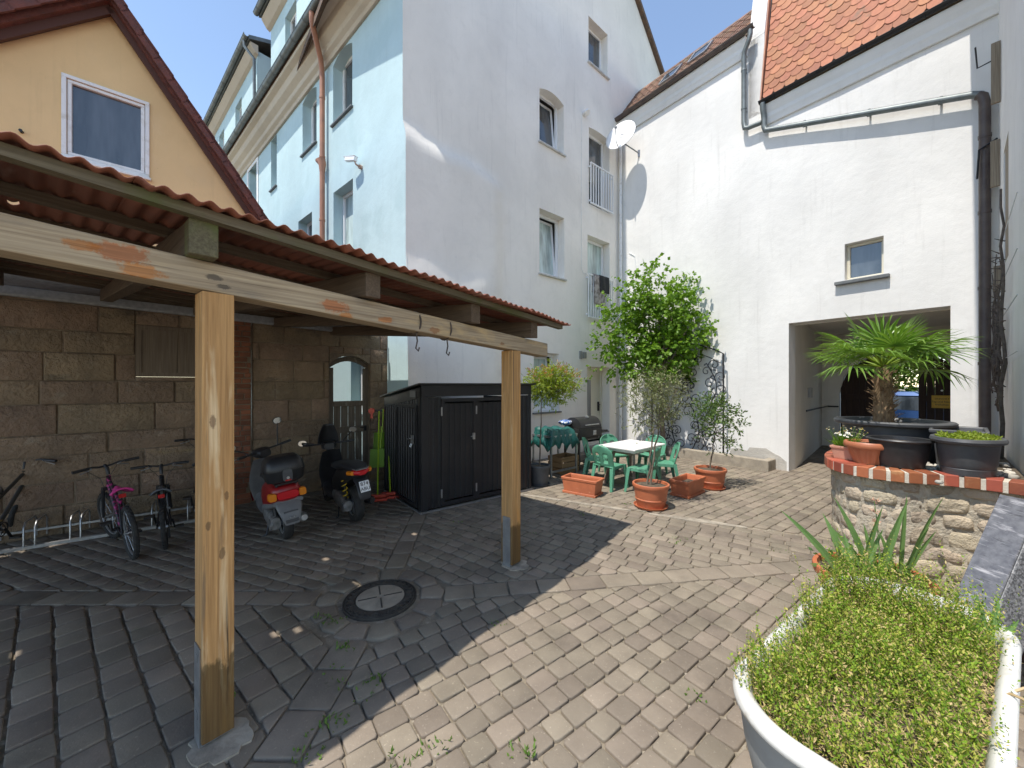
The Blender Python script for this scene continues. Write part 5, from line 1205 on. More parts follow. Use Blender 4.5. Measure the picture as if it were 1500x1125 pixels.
        sp = [(-.115+.03*math.cos(a), -.03+.03*math.sin(a)-.0*a, .36+.011*a) for a in [i*.5 for i in range(50)]]
        b = MB(); b.tube(sp, .008, 6); so_ = build('shock_spring', b, mYSPR, t, smooth=60); b = MB(); b.tube([(-.115,-.03,.33),(-.115,-.03,.66)], .014, 8); build('shock_rod', b, mDKM, so_)
    # floor, shield, handlebar, front
    b = MB(); b.loft([rr(.30,.10,.36,.27),rr(.32,.11,.60,.26),rr(.32,.12,.84,.27),rr(.30,.16,.92,.34)]); build('footboard', b, mskirt, t, smooth=60)
    hz = .98
    b = MB(); sh_ = []
    for i in range(7):
        q = i/6; z = .30+.58*q; w2 = (.40 if red else .36)*(1-.35*abs(q-.45)**1.5*2); y = .90+.02*q-.16*q**2+.06
        sh_.append([(x_*w2/2, y+.09*(1-x_*x_)+o_, z) for x_, o_ in [(-1,0),(-.7,0),(-.3,0),(.3,0),(.7,0),(1,0),(.7,-.05),(.3,-.06),(-.3,-.06),(-.7,-.05)]])
    b.loft(sh_); build('leg_shield', b, mGSK if red else mBLKP, t, smooth=60)
    b = MB(); b.m = ms; b.tube([(0,wb-.28,.90),(0,wb-.10,.45),(0,wb-.02,r+.02)], [.035,.03,.025], 10)
    for s in (-1,1): b.tube([(s*.075,wb-.10,.46),(s*.075,wb,r)], .02, 8)
    build('fork', b, mDKM, t, smooth=60)
    b = MB(); b.m = ms; fr_ = []
    for i in range(9):
        a = math.radians(-10+150*i/8); fr_.append([(x_*.065, wb+(r+.03+dz_)*math.cos(a), r+(r+.03+dz_)*math.sin(a)) for x_, dz_ in ((-1,-.03),(-.6,.0),(.6,.0),(1,-.03),(.6,-.012),(-.6,-.012))])
    b.loft(fr_); build('front_mudguard', b, mbody, t, smooth=60)
    b = MB(); b.m = ms; y0 = wb-.36
    b.loft([rr(.14,.10,y0-.02,hz-.04),rr(.22,.13,y0+.06,hz-.03),rr(.20,.12,y0+.15,hz-.03),rr(.10,.08,y0+.2,hz-.03)]); b.tube([(-.34,y0-.04,hz+.02),(-.14,y0+.04,hz),(.14,y0+.04,hz),(.34,y0-.04,hz+.02)], .013, 8)
    hb = build('handlebar', b, mBLKP, t, smooth=60)
    for s in (-1,1):
        b = MB(); b.m = ms; b.tube([(s*.24,y0-.0,hz+.01),(s*.36,y0-.045,hz+.022)], .018, 10); build('grip', b, mBLKP, hb, smooth=40)
        b = MB(); b.m = ms; b.tube([(s*.20,y0+.05,hz+.01),(s*.24,y0+.09,hz),(s*.36,y0+.05,hz)], .007, 6); build('brake_lever', b, mSTEEL, hb)
    if red: mirror(t, (-.2,y0+.02,hz+.02), (-.36,y0+.06,hz+.14), ms, 1); mirror(t, (.2,y0+.02,hz+.02), (.30,y0+.06,hz+.32), ms, 1)
    else:
        mirror(t, (-.2,y0+.02,hz+.02), (-.36,y0+.06,hz+.02), ms, 1); mirror(t, (.2,y0+.02,hz+.02), (.36,y0+.06,hz+.16), ms, 1)
        b = MB(); b.m = ms; b.grid(lambda s_, q: ((s_-.5)*.30*(1-.55*q**2.2), y0+.20-.10*q-.10*(2*s_-1)**2*(1-.4*q), hz-.02+.32*q), 10, 8); build('windscreen', b, mBLKP, t, smooth=True, solid=.006)
    # engine, exhaust, stand
    b = MB(); b.loft([rr(.10,.14,-.08,r+.01,16,3,-.11),rr(.12,.20,.05,r+.03,16,3,-.11),rr(.12,.20,.30,r+.06,16,3,-.11),rr(.10,.14,.42,r+.08,16,3,-.11)]); b.tube([(-.17,-.02,r),(-.14,-.02,r)], .07, 16); build('engine', b, mSILV, t, smooth=50)
    b = MB(); b.tube([(.09,.35,.24),(.12,.2,.20),(.14,.1,r)], .018, 8); b.tube([(.145,.14,r),(.15,.10,r+.005),(.155,-.22,r+.05),(.155,-.27,r+.055)], [.03,.055,.055,.035], 16); build('exhaust', b, mSTEEL if red else mDKM, t, smooth=50)
    b = MB(); b.tube([(-.10,.33,.22),(-.16,.26,.03),(-.20,.28,.005)], .011, 6); build('side_stand', b, mDKM, t); b = MB(); b.tube([(.10,.33,.22),(.12,.26,.06),(.12,.2,.05)], .011, 6); build('stand', b, mDKM, t)
    if red: b = MB(); b.tube([(-.09,-.03,r+.05),(-.10,.02,.50)], .028, 10); build('shock_absorber', b, mDKM, t)
    return t
scooter('red', 'old red and grey motor scooter with a black top box, nearest the front post', gp(420,788), unit(-.68,.73), rad(-5), .35)
scooter('black', 'black motor scooter with a yellow spring and a white plate, next to the shed', gp(522,762), unit(-.66,.75), rad(-6), -.15)
# ============================================================ brooms and dustpans by the shed
mLIME = M('lime_plastic', (.36,.52,.02), rough=.4); mREDP = M('red_plastic', (.55,.05,.02), rough=.4); mLGRN = M('green_plastic', (.17,.34,.015), rough=.42)
def broom(label, foot, top, mat):
    d = V(top)-V(foot); t = thing('broom', label, 'broom', foot, group='brooms leaning beside the shed')
    b = MB(); b.tube([V((0,0,.10)), d], .012, 8); build('handle', b, mLIME, t)
    b = MB(); b.beam((-.13,-.04,.085),(.13,.04,.085),.06,.05); b.beam((-.14,-.045,.0),(.14,.045,.0),.075,.09,(0,0,1)); b.v = [(x, y, max(z, .004)) for x, y, z in b.v]; build('head', b, mREDP, t, bevel=.008)
    return t
broom('lime handled broom with a red head, left one of the pair beside the shed', (-2.18,6.20,0), (-2.44,7.02,1.40), 0)
broom('lime handled broom with a red head, right one of the pair beside the shed', (-2.02,6.34,0), (-2.32,7.12,1.42), 0)
bh = thing('broom_holder', 'dark bar with two red clips holding brooms on the wall corner', 'broom holder', (-2.47,7.16,1.40), .1)
b = MB(); b.box(-.22,.26,-.03,0,-.02,.02); build('bar', b, mDKM, bh)
for x_ in (-.14,.14): b = MB(); b.tube([(x_,-.08,0),(x_,-.02,0)], .055, 14); b.box(x_-.02,x_+.02,-.05,-.02,-.14,-.04); build('clip', b, mREDP, bh, smooth=40)
def dustpan(label, loc, ang, s=1):
    t = thing('dustpan', label, 'dustpan', loc, ang, 'lime dustpans')
    b = MB(); b.add([(-.17*s,0,0),(.17*s,0,0),(.15*s,0,.30*s),(-.15*s,0,.30*s),(-.17*s,-.10,.02),(.17*s,-.10,.02),(.15*s,-.03,.30*s),(-.15*s,-.03,.30*s)], [(0,1,2,3),(0,4,7,3),(1,5,6,2),(2,3,7,6)]); build('pan', b, mLGRN, t, solid=.006)
    b = MB(); b.tube([(0,-.0,.30*s),(.02,.06,.72)], .012, 8); build('handle', b, mLIME, t)
dustpan('lime green dustpan hanging by the old door, upper one', (-2.36,6.98,.72), .5, 1.0); dustpan('lime green dustpan below the other, half behind the black scooter', (-2.34,6.80,.42), .35, 1.1)
# ============================================================ plants
def rv(): 
    while True:
        v = V((U(-1,1),U(-1,1),U(-1,1)))
        if .01 < v.length < 1: return v
def foliage(mb, blobs, n, L, Wd, droop=.3, up=.6, shell=.55, fold=False, outw=.8):
    """leaves through the volume of overlapping ellipsoids (centre, radii), gathered on short twigs"""
    tot = sum(r[0]*r[1]*r[2] for _, r in blobs)**.999
    for c, r in blobs:
        k = max(3, int(n*(r[0]*r[1]*r[2])/tot/6)); c = V(c)
        for _ in range(k):
            d = rv(); d = d*(shell+(1-shell)*R.random())/max(d.length, .35) if d.length > 0 else d
            if d.length > 1.15: d *= 1.1/d.length
            tw = c+V((d.x*r[0], d.y*r[1], d.z*r[2])); td = (V((d.x,d.y,d.z*.6+.15))+rv()*.5).normalized()
            for i in range(6):
                p = tw+td*(i*L*.42)+rv()*L*.35
                ld = (td*outw+rv()*.9+V((0,0,-droop))).normalized(); nn = (V((0,0,up))+rv()*.8+V((SUN.x,SUN.y,0))*.2).normalized()
                s = U(.65,1.15); mb.leaf(p, ld, nn, L*s, Wd*s)
def limb(mb, pts, r0, r1, n=7):
    k = len(pts); mb.tube(pts, [r0+(r1-r0)*i/(k-1) for i in range(k)], n)
def wobble(a, b, n=5, amp=.05):
    a, b = V(a), V(b); return [a+(b-a)*i/n+(rv()*amp if 0 < i < n else V((0,0,0))) for i in range(n+1)]
mLF1 = leafmat('leaves_fresh_green', (.13,.26,.02), (.23,.37,.045), .45)
mLOL = leafmat('leaves_olive', (.17,.19,.08), (.27,.27,.14), .25)
mLSH = leafmat('leaves_shrub', (.07,.14,.03), (.16,.22,.06), .3)
mLYG = leafmat('leaves_yellow_green', (.24,.34,.03), (.36,.40,.06), .4)
mLRD = leafmat('shoots_reddish', (.50,.22,.10), (.58,.32,.14), .35)
# tall wall tree
tloc = (4.02, 10.15, 0)
tr_ = thing('garden_tree', 'leafy bright green tree growing up against the white gatehouse wall behind the table', 'tree', tloc); T0 = V(tloc)
raw = [(945,408,20),(930,425,22),(965,428,26),(1002,424,20),(940,452,32),(985,452,34),(1012,446,16),(905,466,24),(960,480,46),(1008,480,32),(890,502,22),(925,510,36),(975,518,42),(1018,508,24),(1036,503,12),(1050,506,9),(1058,517,7),(903,530,22),(940,540,30),(985,540,28),(955,398,10),(938,396,9),(893,440,11),(882,515,10),(1024,425,9),(1030,462,9),(870,545,8),(1066,530,6),(915,412,7),(972,400,8),(1012,408,7),(888,462,8),(1040,480,7),(925,560,10),(1000,560,10),(1038,545,9),(952,386,6)]
blobs = []
for (x, y, r) in raw:
    Y = 9.95+U(-.45,.30)*min(1, r/25); p = D(x, y, Y)-T0; q = r/560*Y*.86; blobs.append((p, (q, q*.9, q)))
b = MB(); foliage(b, blobs, 9800, .108, .09, .55, .5); build('foliage', b, mLF1, tr_, recalc=False)
b = MB(); top = D(966,545,9.95)-T0; limb(b, wobble((0,0,0), top, 6, .05), .075, .05)
for c, r in blobs:
    if r[0] > .2: limb(b, wobble(top+V((0,0,U(-.3,.1))), c, 4, .08), .03, .008, 5)
build('trunk', b, mBARK, tr_, smooth=60)
def potted(name, label, cat, base, h0, raw, Yc, dY, n, L, W_, mat, stems, r0, twig=True, extra=None, droop=.1):
    t = thing(name, label, cat, (base[0], base[1], h0)); B0 = V((base[0], base[1], h0)); bl = []
    for (x, y, r) in raw: Y = Yc+U(-dY,dY); q = r/560*Y; bl.append((D(x, y, Y)-B0, (q, q*.9, q)))
    b = MB(); foliage(b, bl, n, L, W_, droop, .4, .3); build('foliage', b, mat, t, recalc=False)
    b = MB()
    for (a, c) in stems: limb(b, wobble(V(a), D(c[0], c[1], Yc)-B0, 6, .025), r0, r0*.55, 7)
    if twig:
        tp = D(*stems[0][1], Yc)-B0
        for c, r in bl: limb(b, wobble(tp+rv()*.05, c, 4, .03), r0*.4, .003, 5)
    build('stem', b, mBARK, t, smooth=60)
    if extra: b = MB(); foliage(b, [(c+V((0,0,r[2]*.75)), (r[0]*.9,r[1]*.9,r[2]*.3)) for c, r in bl], extra[0], L*.8, W_*.9, -.3, .4, .3); build('red_shoots', b, extra[1], t, recalc=False)
    return t
potted('olive_tree', 'thin grey green olive tree growing in the foremost terracotta pot', 'tree', c1, .33, [(945,565,22),(975,560,22),(930,590,18),(960,590,26),(985,590,20),(940,615,16),(968,612,18),(925,572,12),(990,570,12),(950,635,10),(1000,553,8),(918,615,8)], 5.95, .16, 2900, .070, .017, mLOL, [((0,0,0),(965,625)),((-.05,.03,0),(958,630))], .018)
potted('leafy_shrub', 'small leafy shrub with a thin bare stem growing in the pot by the kerb', 'shrub', c2, .32, [(1040,595,18),(1060,600,15),(1025,608,12),(1045,618,16),(1075,612,12),(1035,632,10),(1082,625,10),(1062,640,10),(1068,655,9),(1078,648,8),(1085,600,6),(1050,660,8)], 7.0, .18, 1700, .065, .032, mLSH, [((0,0,0),(1047,635))], .016)
potted('standard_shrub', 'yellow green standard shrub with reddish tips beside the shed', 'shrub', c3, .34, [(790,562,16),(812,556,17),(832,560,14),(800,575,17),(822,577,14),(780,570,9),(845,565,7),(812,548,10)], 7.22, .16, 4600, .078, .022, mLYG, [((0,0,0),(793,585))], .015, True, (700, mLRD))
# ============================================================ planter
pp = [(6.55,5.30),(5.6,5.50),(4.7,5.48),(4.36,5.16),(3.88,4.72),(3.64,4.32),(3.66,4.00),(3.86,3.78),(4.14,3.66),(4.34,3.50),(4.47,3.31),(4.52,3.18)]
def catmull(P, n):
    out = []
    for i in range(len(P)-1):
        p0, p1, p2, p3 = [V((*P[max(0, min(len(P)-1, k))], 0)) for k in (i-1, i, i+1, i+2)]
        for j in range(n):
            t = j/n; out.append(.5*((2*p1)+(p2-p0)*t+(2*p0-5*p1+4*p2-p3)*t*t+(3*p1-p0-3*p2+p3)*t**3))
    out.append(V((*P[-1], 0))); return out
PL = catmull(pp, 12); SL = [0]
for a, c in zip(PL, PL[1:]): SL.append(SL[-1]+(c-a).length)
def pc(s):
    s = max(0, min(SL[-1]-1e-5, s))
    i = max(k for k in range(len(SL)-1) if SL[k] <= s); f = (s-SL[i])/(SL[i+1]-SL[i]); p = PL[i].lerp(PL[i+1], f); d = (PL[min(i+2, len(PL)-1)]-PL[max(0, i-1)]).normalized()
    return p, V((d.y, -d.x, 0))*-1      # point, outward normal
pl = thing('raised_planter', 'curved rubble stone raised planter with a brick coping against the right-hand wall', 'planter', (4.6,4.3,0)); PO = V((4.6,4.3,0)); ZP = 1.03
if (pc(SL[-1]*.7)[1]).dot(pc(SL[-1]*.7)[0]-PO) < 0: sgn = -1
else: sgn = 1
def pf(s, z, h): p, nn = pc(s); q = p+nn*sgn*h-PO; return (q.x, q.y, z)
mRUB = M('rubble_stone', (.48,.40,.29), (.36,.30,.22), 3, .3, .7, .9, 1.0, 18, island=.16, hue=.01, bd=.04, stains=(((.55,.49,.38), 6, .58, .75, (1,1,1)), ((.20,.17,.13), 3, .62, .75, (1,1,1)), ((.22,.23,.13), 2, .64, .75, (1,1,1))))
mRMORT = M('planter_mortar', (.50,.44,.34), (.40,.35,.27), 6, rough=.95, bump=1, bs=24, bd=.03)
mCOPB = M('coping_bricks', (.36,.105,.045), (.24,.07,.04), 4, .3, .7, .55, .25, 50, island=.28, hue=.012, stains=(((.48,.24,.12), 5, .58, .72, (1,1,1)), ((.13,.06,.05), 3, .62, .72, (1,1,1))))
b = MB(); polys = []; z = .0
for h in (.17,.14,.19,.15,.16,.12):
    s = U(0,.1)
    while s < SL[-1]-.05:
        l = U(.14,.34); n_ = 7; cx, cz = s+l/2, z+h/2; e = min(s+l, SL[-1])
        q = [(s+.016,z+.014),(cx,z+.005),(e-.016,z+.014),(e-.006,cz),(e-.018,z+h-.014),(cx,z+h-.004),(s+.016,z+h-.014),(s+.006,cz)]
        polys.append([(x+U(-.014,.014), y+U(-.011,.011)) for x, y in q]); s += l
    z += h
stone_mesh(b, polys, lambda s, z_, h: pf(s, max(.0, min(z_, .925)), h-.048), .034, .012, .05); build('rubble_wall', b, mRUB, pl, smooth=50)
b = MB(); b.grid(lambda s, q: pf(s*SL[-1], q*.925, -.062+.014*math.sin(31*s*SL[-1])*math.sin(23*q)), 120, 12); build('mortar', b, mRMORT, pl, smooth=True)
b = MB(); s = .03; mo = MB()
while s < SL[-1]-.1:
    w_ = U(.092,.102); vs = [pf(a, zz, h) for a in (s, s+w_) for zz in (.927, 1.035) for h in (-.20, .018)]
    b.add(vs, [(0,1,3,2),(4,6,7,5),(0,4,5,1),(2,3,7,6),(0,2,6,4),(1,5,7,3)]); s += w_+.032
build('brick_coping', b, mCOPB, pl, bevel=.006)
b = MB(); n = 140; vs = []
for i in range(n+1):
    s = SL[-1]*i/n; vs += [pf(s,.9265,-.21), pf(s,.9265,.006), pf(s,1.024,.006), pf(s,1.024,-.21)]
b.add(vs, [(4*i+k, 4*i+(k+1)%4, 4*i+4+(k+1)%4, 4*i+4+k) for i in range(n) for k in range(4)]+[(0,1,2,3),(4*n,4*n+3,4*n+2,4*n+1)]); build('coping_mortar', b, M('white_joint_mortar', (.62,.57,.48), (.5,.46,.38), 14, rough=.95, bump=.5, bs=60), pl)
inn = [pf(SL[-1]*i/60, 1.0, -.2) for i in range(61)]; wl0 = OR-PO; w1_ = V((-dA[0],-dA[1],0))
b = MB(); cx_ = V((.25,.05,1.0)); b.add(inn+[(wl0.x-.7576*4.0, wl0.y-.6527*4.0, 1.0)], [tuple(range(62))]); build('soil', b, mSOIL, pl)
pb = MB()
def pebble(mb, c, r):
    k = 7; rings = []
    for i in range(1, 4):
        t_ = math.pi*i/4; rings.append([(c[0]+r*U(.75,1.2)*math.sin(t_)*math.cos(2*math.pi*j/k), c[1]+r*U(.75,1.2)*math.sin(t_)*math.sin(2*math.pi*j/k), c[2]-r*.7*math.cos(t_)) for j in range(k)])
    mb.loft(rings)
for _ in range(520):
    x, y = U(3.85,5.4), U(3.45,4.9)
    if (x-OR.x)*(-.6527)+(y-OR.y)*.7576 < .08 or (x-4.72)**2+(y-4.75)**2 < .19: continue
    if min((V((x,y,0))-p).length for p in PL) < .27: continue
    pebble(pb, (x, y, 1.01+U(0,.02)), U(.015,.045))
struct(build('white_pebbles', pb, M('pebbles', (.66,.62,.55), (.45,.42,.36), 6, rough=.8, island=.2), smooth=60), 'stuff')
# pots standing on the planter
palm_c = V((4.72,4.76,1.0))
pt = thing('plant_pot', 'very large wide grey pot holding the palm, at the back of the raised planter', 'plant pot', palm_c, 0)
build('body', MB().lathe([(0,.0),(.40,.0),(.43,.12),(.455,.3),(.46,.39),(.52,.40),(.545,.415),(.55,.44),(.535,.455),(.47,.455),(.45,.43),(.44,.40),(0,.40)], n=56), mGRYP, pt, smooth=35)
build('soil', MB().lathe([(.0,.402),(.438,.402),(.2,.42),(0,.425)], n=24), mSOIL, pt)
bk = V((4.10,4.05,1.028)); pot('plant_pot', 'black plastic bucket pot standing in the middle of the brick coping', bk, .25, .30, mBLKP, False, True, None, False, .185, 40, .03)
bw_ = thing('plant_pot', 'round fluted terracotta bowl on the brick coping, left of the black bucket', 'plant pot', (3.92,4.20,1.035))
b = MB(); rings = []
for (r, z) in ((.125,0),(.13,.02),(.155,.09),(.18,.165)):
    rings.append([(r*(1+(.035*math.cos(16*a) if .01 < z < .15 else 0))*math.cos(a), r*(1+(.035*math.cos(16*a) if .01 < z < .15 else 0))*math.sin(a), z) for a in [2*math.pi*i/96 for i in range(96)]])
for (r, z) in ((.205,.17),(.215,.19),(.21,.225),(.20,.235),(.18,.23),(.172,.20),(.01,.20)): rings.append([(r*math.cos(a), r*math.sin(a), z) for a in [2*math.pi*i/96 for i in range(96)]])
b.loft(rings); build('body', b, M('terracotta_bowl', (.42,.15,.07), (.36,.12,.06), 6, rough=.45), bw_, smooth=40); build('soil', MB().lathe([(0,.202),(.165,.202),(.1,.212),(0,.215)], n=20), mSOIL, bw_)
fp = thing('plant_pot', 'small pale pink square pot with daisies at the left end of the planter', 'plant pot', (3.89,4.44,1.035), .5)
def rect(x, y, z): return [(-x,-y,z),(x,-y,z),(x,y,z),(-x,y,z)]
b = MB().loft([rect(.09,.09,0),rect(.11,.11,.12),rect(.12,.12,.122),rect(.122,.122,.15),rect(.105,.105,.15),rect(.10,.10,.12)]); build('body', b, M('pink_clay', (.52,.26,.18), (.46,.22,.15), 6, rough=.7), fp, bevel=.005)
dz_ = thing('daisy_plant', 'clump of small white daisies in the pale pink square pot', 'flowers', (3.89,4.44,1.165))
b = MB(); fl_ = MB(); ce = MB()
for _ in range(420): d = (rv()*.9+V((0,0,.9))).normalized(); b.leaf(V((U(-.08,.08),U(-.08,.08),0)), d, rv().normalized(), U(.08,.17), .009)
for _ in range(55):
    d = V((U(-.75,.75),U(-.75,.75),1)).normalized(); p = V((U(-.07,.07),U(-.07,.07),0)); q = p+d*U(.16,.26); b.tube([p, q], .0018, 3, cap=False)
    nn = (d+rv()*.4).normalized(); a_ = nn.orthogonal().normalized(); c_ = nn.cross(a_)
    for k in range(8): an = math.pi*2*k/8; fl_.leaf(q, a_*math.cos(an)+c_*math.sin(an), nn, .016, .008)
    ce.ell(q+nn*.002, (.005,.005,.004), 6, 4)
build('foliage', b, mLF1, dz_, recalc=False); build('petals', fl_, M('petal_white', (.8,.8,.76), rough=.6), dz_, recalc=False); build('flower_centre', ce, M('daisy_yellow', (.65,.45,.03), rough=.7), dz_)
gp_ = thing('plant_pot', 'anthracite oval pot with a low yellow green plant at the right end of the planter', 'plant pot', (4.43,3.72,1.035), .55)
build('body', MB().lathe([(0,0),(.24,0),(.25,.06),(.245,.065),(.262,.10),(.285,.29),(.30,.295),(.335,.305),(.345,.325),(.335,.35),(.30,.352),(.285,.33),(0,.325)], n=56, sy=.72), mGRYP, gp_, smooth=35)
lp_ = thing('low_plant', 'low yellow green succulent carpet filling the anthracite oval pot', 'plant', (4.43,3.72,1.365), .55)
b = MB()
for _ in range(2600):
    a, r = U(0,6.283), math.sqrt(R.random()); p = V((.28*r*math.cos(a), .20*r*math.sin(a), U(-.015,.03)+.02*math.sin(9*r+4*a))); b.leaf(p, (rv()+V((0,0,.6))).normalized(), rv().normalized(), U(.015,.035), .012)
build('foliage', b, mLYG, lp_, recalc=False)
b2 = thing('plant_pot', 'dark rectangular pot behind the oval pot, close to the right-hand wall', 'plant pot', (4.86,4.16,1.01), .70)
b = MB().loft([rect(.26,.15,0),rect(.30,.18,.36),rect(.33,.205,.365),rect(.335,.21,.41),rect(.30,.18,.41),rect(.285,.165,.33)]); build('body', b, mGRYP, b2, bevel=.012)
build('soil', MB().add(rect(.29,.17,.36), [(0,1,2,3)]), mSOIL, b2)
# palm
pm = thing('fan_palm', 'fan palm with a shaggy brown trunk spreading its leaves over the planter', 'palm', palm_c+V((-.10,0,.40)))
mPLF = leafmat('palm_leaves', (.15,.28,.04), (.24,.36,.08), .35, rough=.32); mPTR = M('palm_fibre', (.17,.10,.055), (.30,.20,.11), 18, rough=.95, bump=1, bs=40, stretch=(3,3,.6))
tk = MB(); tk.tube([(0,0,0),(.01,0,.12),(0,0,.28),(.01,.01,.62),(.0,.0,.74)], [.095,.10,.09,.08,.05], 14)
for k in range(120):
    a = U(0,6.28); z = U(.02,.68); p = V((.085*math.cos(a), .085*math.sin(a), z)); d = V((math.cos(a)*.7, math.sin(a)*.7, U(.2,1.1))).normalized(); tk.beam(p, p+d*U(.05,.13), .022, .008, (0,0,1), .006, .004)
build('trunk', tk, mPTR, pm)
RP = random.Random(21)
def fan(az_, elev, plen, rad_, nseg, droop):
    lf = MB(); st = MB(); d = V((math.cos(az_)*math.cos(elev), math.sin(az_)*math.cos(elev), math.sin(elev))); base = V((0,0,.70)); pts = []
    for i in range(7): q = i/6; pts.append(base+d*plen*q-V((0,0,1))*plen*.18*q*q)
    st.tube(pts, [.014-.001*i for i in range(7)], 6); h = pts[-1]; fd = (pts[-1]-pts[-2]).normalized()
    side = fd.cross(V((0,0,1))).normalized(); upn = side.cross(fd).normalized()
    for k in range(nseg):
        a = math.radians(-118+236*k/(nseg-1)); L = rad_*(1-.18*abs(a)/2.0)*RP.uniform(.94,1.04)
        dd = (fd*math.cos(a)+side*math.sin(a)).normalized(); w_ = .031*L/.45
        prev = None; sd = (fd*-math.sin(a)+side*math.cos(a)).normalized(); rows = []
        for i in range(6):
            q = i/5; ww = w_*(.35+1.3*q if q < .5 else 1.0*(1-((q-.5)/.5)**1.6)*1.0+.03)*.5; c = h+dd*L*q+upn*(.06*math.cos(2*a)*q)-V((0,0,1))*L*droop*max(0, q-.35)**2*1.6*RP.uniform(.7,1.4)
            rows.append([c-sd*ww, c-upn*ww*.35, c+sd*ww])
        lf.add([p for r in rows for p in r], [(3*i+j, 3*i+j+1, 3*i+4+j, 3*i+3+j) for i in range(5) for j in (0,1)])
    lo = build('leaf', lf, mPLF, pm, recalc=False); build('leaf_stalk', st, mLYG, lo, smooth=60)
fans = [(3.3,.58,.62,.50,.5),(2.7,.85,.55,.48,.4),(3.8,.50,.58,.46,.6),(4.35,.9,.48,.48,.5),(5.05,.8,.48,.46,.5),(5.5,.65,.55,.48,.5),(6.1,.5,.66,.50,.5),(.15,.70,.65,.50,.4),(.6,.40,.60,.46,.7),(1.4,.8,.5,.46,.4),(2.1,.55,.55,.46,.5),(4.0,1.15,.42,.44,.3),(5.8,1.2,.45,.44,.25),(1.0,1.35,.48,.42,.2),(6.2,.15,.60,.44,.9),(3.4,.22,.60,.42,.8),(2.4,1.2,.62,.44,.3),(4.7,.35,.34,.36,.8)]
for f in fans: fan(f[0], f[1], f[2]*.86, f[3]*1.04, 22, f[4]*.62)
# ============================================================ bathtub planter
e1, e2 = V((.806,.592,0)), V((.592,-.806,0)); TB = e1*2.385+e2*-.395
tu = thing('bathtub', 'old white enamel bathtub used as a planter full of weeds in the foreground', 'bathtub', TB, math.atan2(e1.y, e1.x))
mEN = M('worn_enamel', (.68,.665,.625), (.58,.56,.51), 3, rough=.28, r2=.5, stains=(((.38,.33,.25), 6, .58, .76, (1,1,1)), ((.20,.17,.12), 30, .70, .74, (1,1,1))))
mTUBO = M('tub_outside_grey', (.30,.31,.31), (.24,.25,.25), 4, rough=.6, stains=(((.16,.15,.13), 3, .58, .75, (1,1,.5)),))
def tr_ring(a, w_, z, cr, n=12):
    o = []
    for (sx, sy, a0) in ((1,1,0),(-1,1,90),(-1,-1,180),(1,-1,270)):
        for i in range(n+1): t_ = math.radians(a0+90*i/n); o.append((sx*(a-cr)+cr*math.cos(t_), sy*(w_-cr)+cr*math.sin(t_), z))
    return o
A_, B_ = .89, .365; DB = .035
b = MB().loft([tr_ring(.3,.1,.035,.08),tr_ring(.62,.24,.04,.18),tr_ring(.70,.27+DB*.5,.10,.2),tr_ring(.79,.31+DB,.45,.24),tr_ring(.83,.325+DB,.638,.26)], cap=False); build('shell', b, mTUBO, tu, smooth=60)
rim2 = [tr_ring(.835,.328,.634,.265),tr_ring(.868,.350,.630,.285),tr_ring(.888,.364,.645,.30),tr_ring(.89,.366,.665,.30),tr_ring(.880,.360,.685,.295),tr_ring(.862,.345,.694,.285),tr_ring(.84,.325,.690,.27),tr_ring(.825,.312,.675,.26),tr_ring(.815,.303,.64,.25),tr_ring(.78,.285,.50,.24)]
b = MB().loft(rim2, cap=False); build('rim', b, mEN, tu, smooth=60)
b = MB(); q = tr_ring(.815,.30+DB,.60,.245); b.add(q+[(0,0,.625)], [(i,(i+1)%len(q),len(q)) for i in range(len(q))]); build('soil', b, mSOIL, tu)
for sx in (-.5,.5):
    for sy in (-.18,.18): b = MB(); b.tube([(sx,sy,.08),(sx*1.04,sy*1.1,.0)], [.03,.02], 8); build('foot', b, mDKM, tu)
mw, t, bb = nodes('weeds_green_and_straw'); gi = N(t, 'ShaderNodeNewGeometry'); cr_ = N(t, 'ShaderNodeValToRGB'); t.links.new(gi.outputs['Random Per Island'], cr_.inputs[0])
els = cr_.color_ramp.elements; els[0].color = (.10,.19,.015,1); els[0].position = 0; els[1].color = (.55,.40,.20,1); els[1].position = 1
for p_, c_ in ((.3,(.19,.31,.025,1)),(.6,(.30,.38,.04,1)),(.76,(.44,.42,.08,1)),(.9,(.56,.45,.18,1))): e_ = els.new(p_); e_.color = c_
t.links.new(cr_.outputs[0], bb.inputs['Base Color']); bb.inputs['Roughness'].default_value = .6; bb.inputs['Specular IOR Level'].default_value = .25
trn = N(t, 'ShaderNodeBsdfTranslucent'); mx = N(t, 'ShaderNodeMixShader'); mx.inputs[0].default_value = .3; t.links.new(cr_.outputs[0], trn.inputs[0]); t.links.new(bb.outputs[0], mx.inputs[1]); t.links.new(trn.outputs[0], mx.inputs[2]); t.links.new(mx.outputs[0], t.nodes['Material Output'].inputs[0])
wd = MB(); wd.m = MX.Translation(TB) @ MX.Rotation(math.atan2(e1.y, e1.x), 4, 'Z')
def intub(x, y, a=.80, w_=.30, cr=.24):
    dx, dy = max(0, abs(x)-(a-cr)), max(0, abs(y)-(w_-cr)); return math.hypot(dx, dy) < cr
mStraw2 = M('dry_litter_straw', (.52,.39,.19), (.30,.24,.11), 40, rough=.9)
cnt = 0
